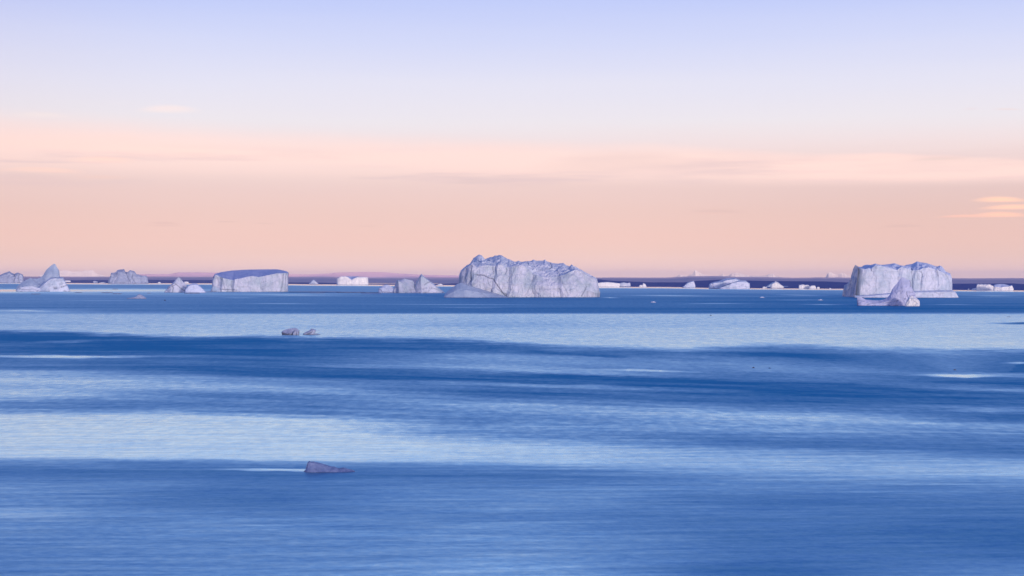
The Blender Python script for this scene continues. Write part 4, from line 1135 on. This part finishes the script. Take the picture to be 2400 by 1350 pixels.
bit(2359, 2369, 741.6, 743, GREY_ICE, 'thin dark ice sliver on pale water at the right edge')
bit(1663.5, 1668.5, 737.6, 739.6, DARK_ICE, 'dark ice speck on pale water below the slab iceberg')


def floe(pts_x, yc, half, thick, mat, label, seed=0.0):
    """a flat irregular sheet of ice: outline on the water, top a little higher"""
    x0, x1 = pts_x
    n = 44
    Yc = dist_of(yc)
    mpp = Yc / F
    ring = []
    for i in range(n):
        t = 2 * math.pi * i / n
        k = 1 + .28 * float(vnoise(math.cos(t) * 1.7 + seed, math.sin(t) * 1.7, seed)) + .12 * float(vnoise(math.cos(t) * 6 + seed, math.sin(t) * 6, seed))
        px = (x0 + x1) / 2 + (x1 - x0) / 2 * math.cos(t) * k
        py = yc + half * math.sin(t) * k
        Y = dist_of(py)
        xx, _ = ray(px, py)
        ring.append((float(xx) * Y, Y))
    ring = np.array(ring + ring[:1])
    c = ring[:-1].mean(0)
    rows = []
    for sc_, z in ((1.0, -.4), (1.0, thick * .8), (.97, thick), (.6, thick * 1.15), (.25, thick * 1.05), (0.0, thick * 1.1)):
        p = c + (ring - c) * sc_
        zz = z + (.12 * thick * fbm(p[:, 0] / 6, p[:, 1] / 20, seed, 3) if z > 0 else 0)
        rows.append(np.stack([p[:, 0], p[:, 1], np.broadcast_to(zz, p[:, 0].shape)], -1))
    rows[-1][:, 2] = rows[-1][:, 2].mean()
    P = np.array(rows)
    d = np.zeros(P.shape[:2])
    d[:2] = .8  # shadow line along the floe edge, painted as a dark rim
    o = grid_mesh('ice_floe', P, mat, None, {'dirt_shade': d})
    return tag(o, label, 'ice floe', 'flat ice floes by the left icebergs')


floe((176, 191), 686, .35, .7, GREY_ICE, 'thin grey floe on the white slick, first one right of the spired iceberg', 1.0)
floe((237, 263), 686.3, .4, .8, GREY_ICE, 'pinkish flat floe on the white slick, behind and left of the grey heap of ice', 2.0)
floe((264, 284), 688.8, .4, .8, GREY_ICE, 'flat grey floe touching the upper left of the grey heap of ice', 3.0)
floe((74, 93), 689.5, .35, .7, GREY_ICE, 'thin dark floe just below the spired iceberg', 4.0)
floe((262, 276), 677.8, .35, .8, GREY_ICE, 'small grey floe between the castle-like iceberg and the grey heap of ice', 5.0)
floe((344, 352), 687.3, .3, .6, GREY_ICE, 'small floe right of the grey heap of ice, near the pyramid iceberg', 6.0)
floe((436, 470), 688.2, .35, .7, GREY_ICE, 'thin floe under the low rounded lavender iceberg', 7.0)
floe((470, 498), 684.5, .4, .9, BLUE_ICE, 'blue floe between the rounded lavender iceberg and the tabular iceberg', 8.0)
floe((676, 792), 684.8, .3, 1.0, SHADED_ICE, 'long dark floe stretching right from the tabular iceberg', 9.0)  # dark ice colour stands for the shadow under the floe edge
floe((788, 852), 685.6, .4, 1.1, GREY_ICE, 'grey floe strewn with ice rubble in the middle of the dark floe line', 10.0)
floe((848, 892), 686.2, .3, 1.0, SHADED_ICE, 'short dark floe at the right end of the floe line, by the low blue hump', 11.0)  # continues the same shadow line in its ice colour
floe((728, 762), 686.9, .3, .6, GREY_ICE, 'pinkish thin floe just in front of the long dark floe', 12.0)
floe((850, 890), 688.7, .3, .6, SNOW, 'pale thin floe in front of the low blue hump of ice', 13.0)

# ------------------------------------------------------------------ haze
hz, N = new_mat('sea_haze')
pv = N.n('ShaderNodeVolumePrincipled')
pv.inputs['Color'].default_value = (0.93, 0.80, 0.83, 1)
pv.inputs['Density'].default_value = 1.2e-5
ho = N.n('ShaderNodeOutputMaterial')
N.t.links.new(pv.outputs[0], ho.inputs['Volume'])
S, Z0, Z1 = 78000.0, -8.0, 430.0
v = [(-S, -S, Z0), (S, -S, Z0), (S, S, Z0), (-S, S, Z0), (-S, -S, Z1), (S, -S, Z1), (S, S, Z1), (-S, S, Z1)]
f = [(0, 3, 2, 1), (4, 5, 6, 7), (0, 1, 5, 4), (1, 2, 6, 5), (2, 3, 7, 6), (3, 0, 4, 7)]
me = bpy.data.meshes.new('haze')
me.from_pydata(v, [], f)
me.materials.append(hz)
ho_ = bpy.data.objects.new('haze', me)
COL.objects.link(ho_)
ho_['kind'] = 'stuff'
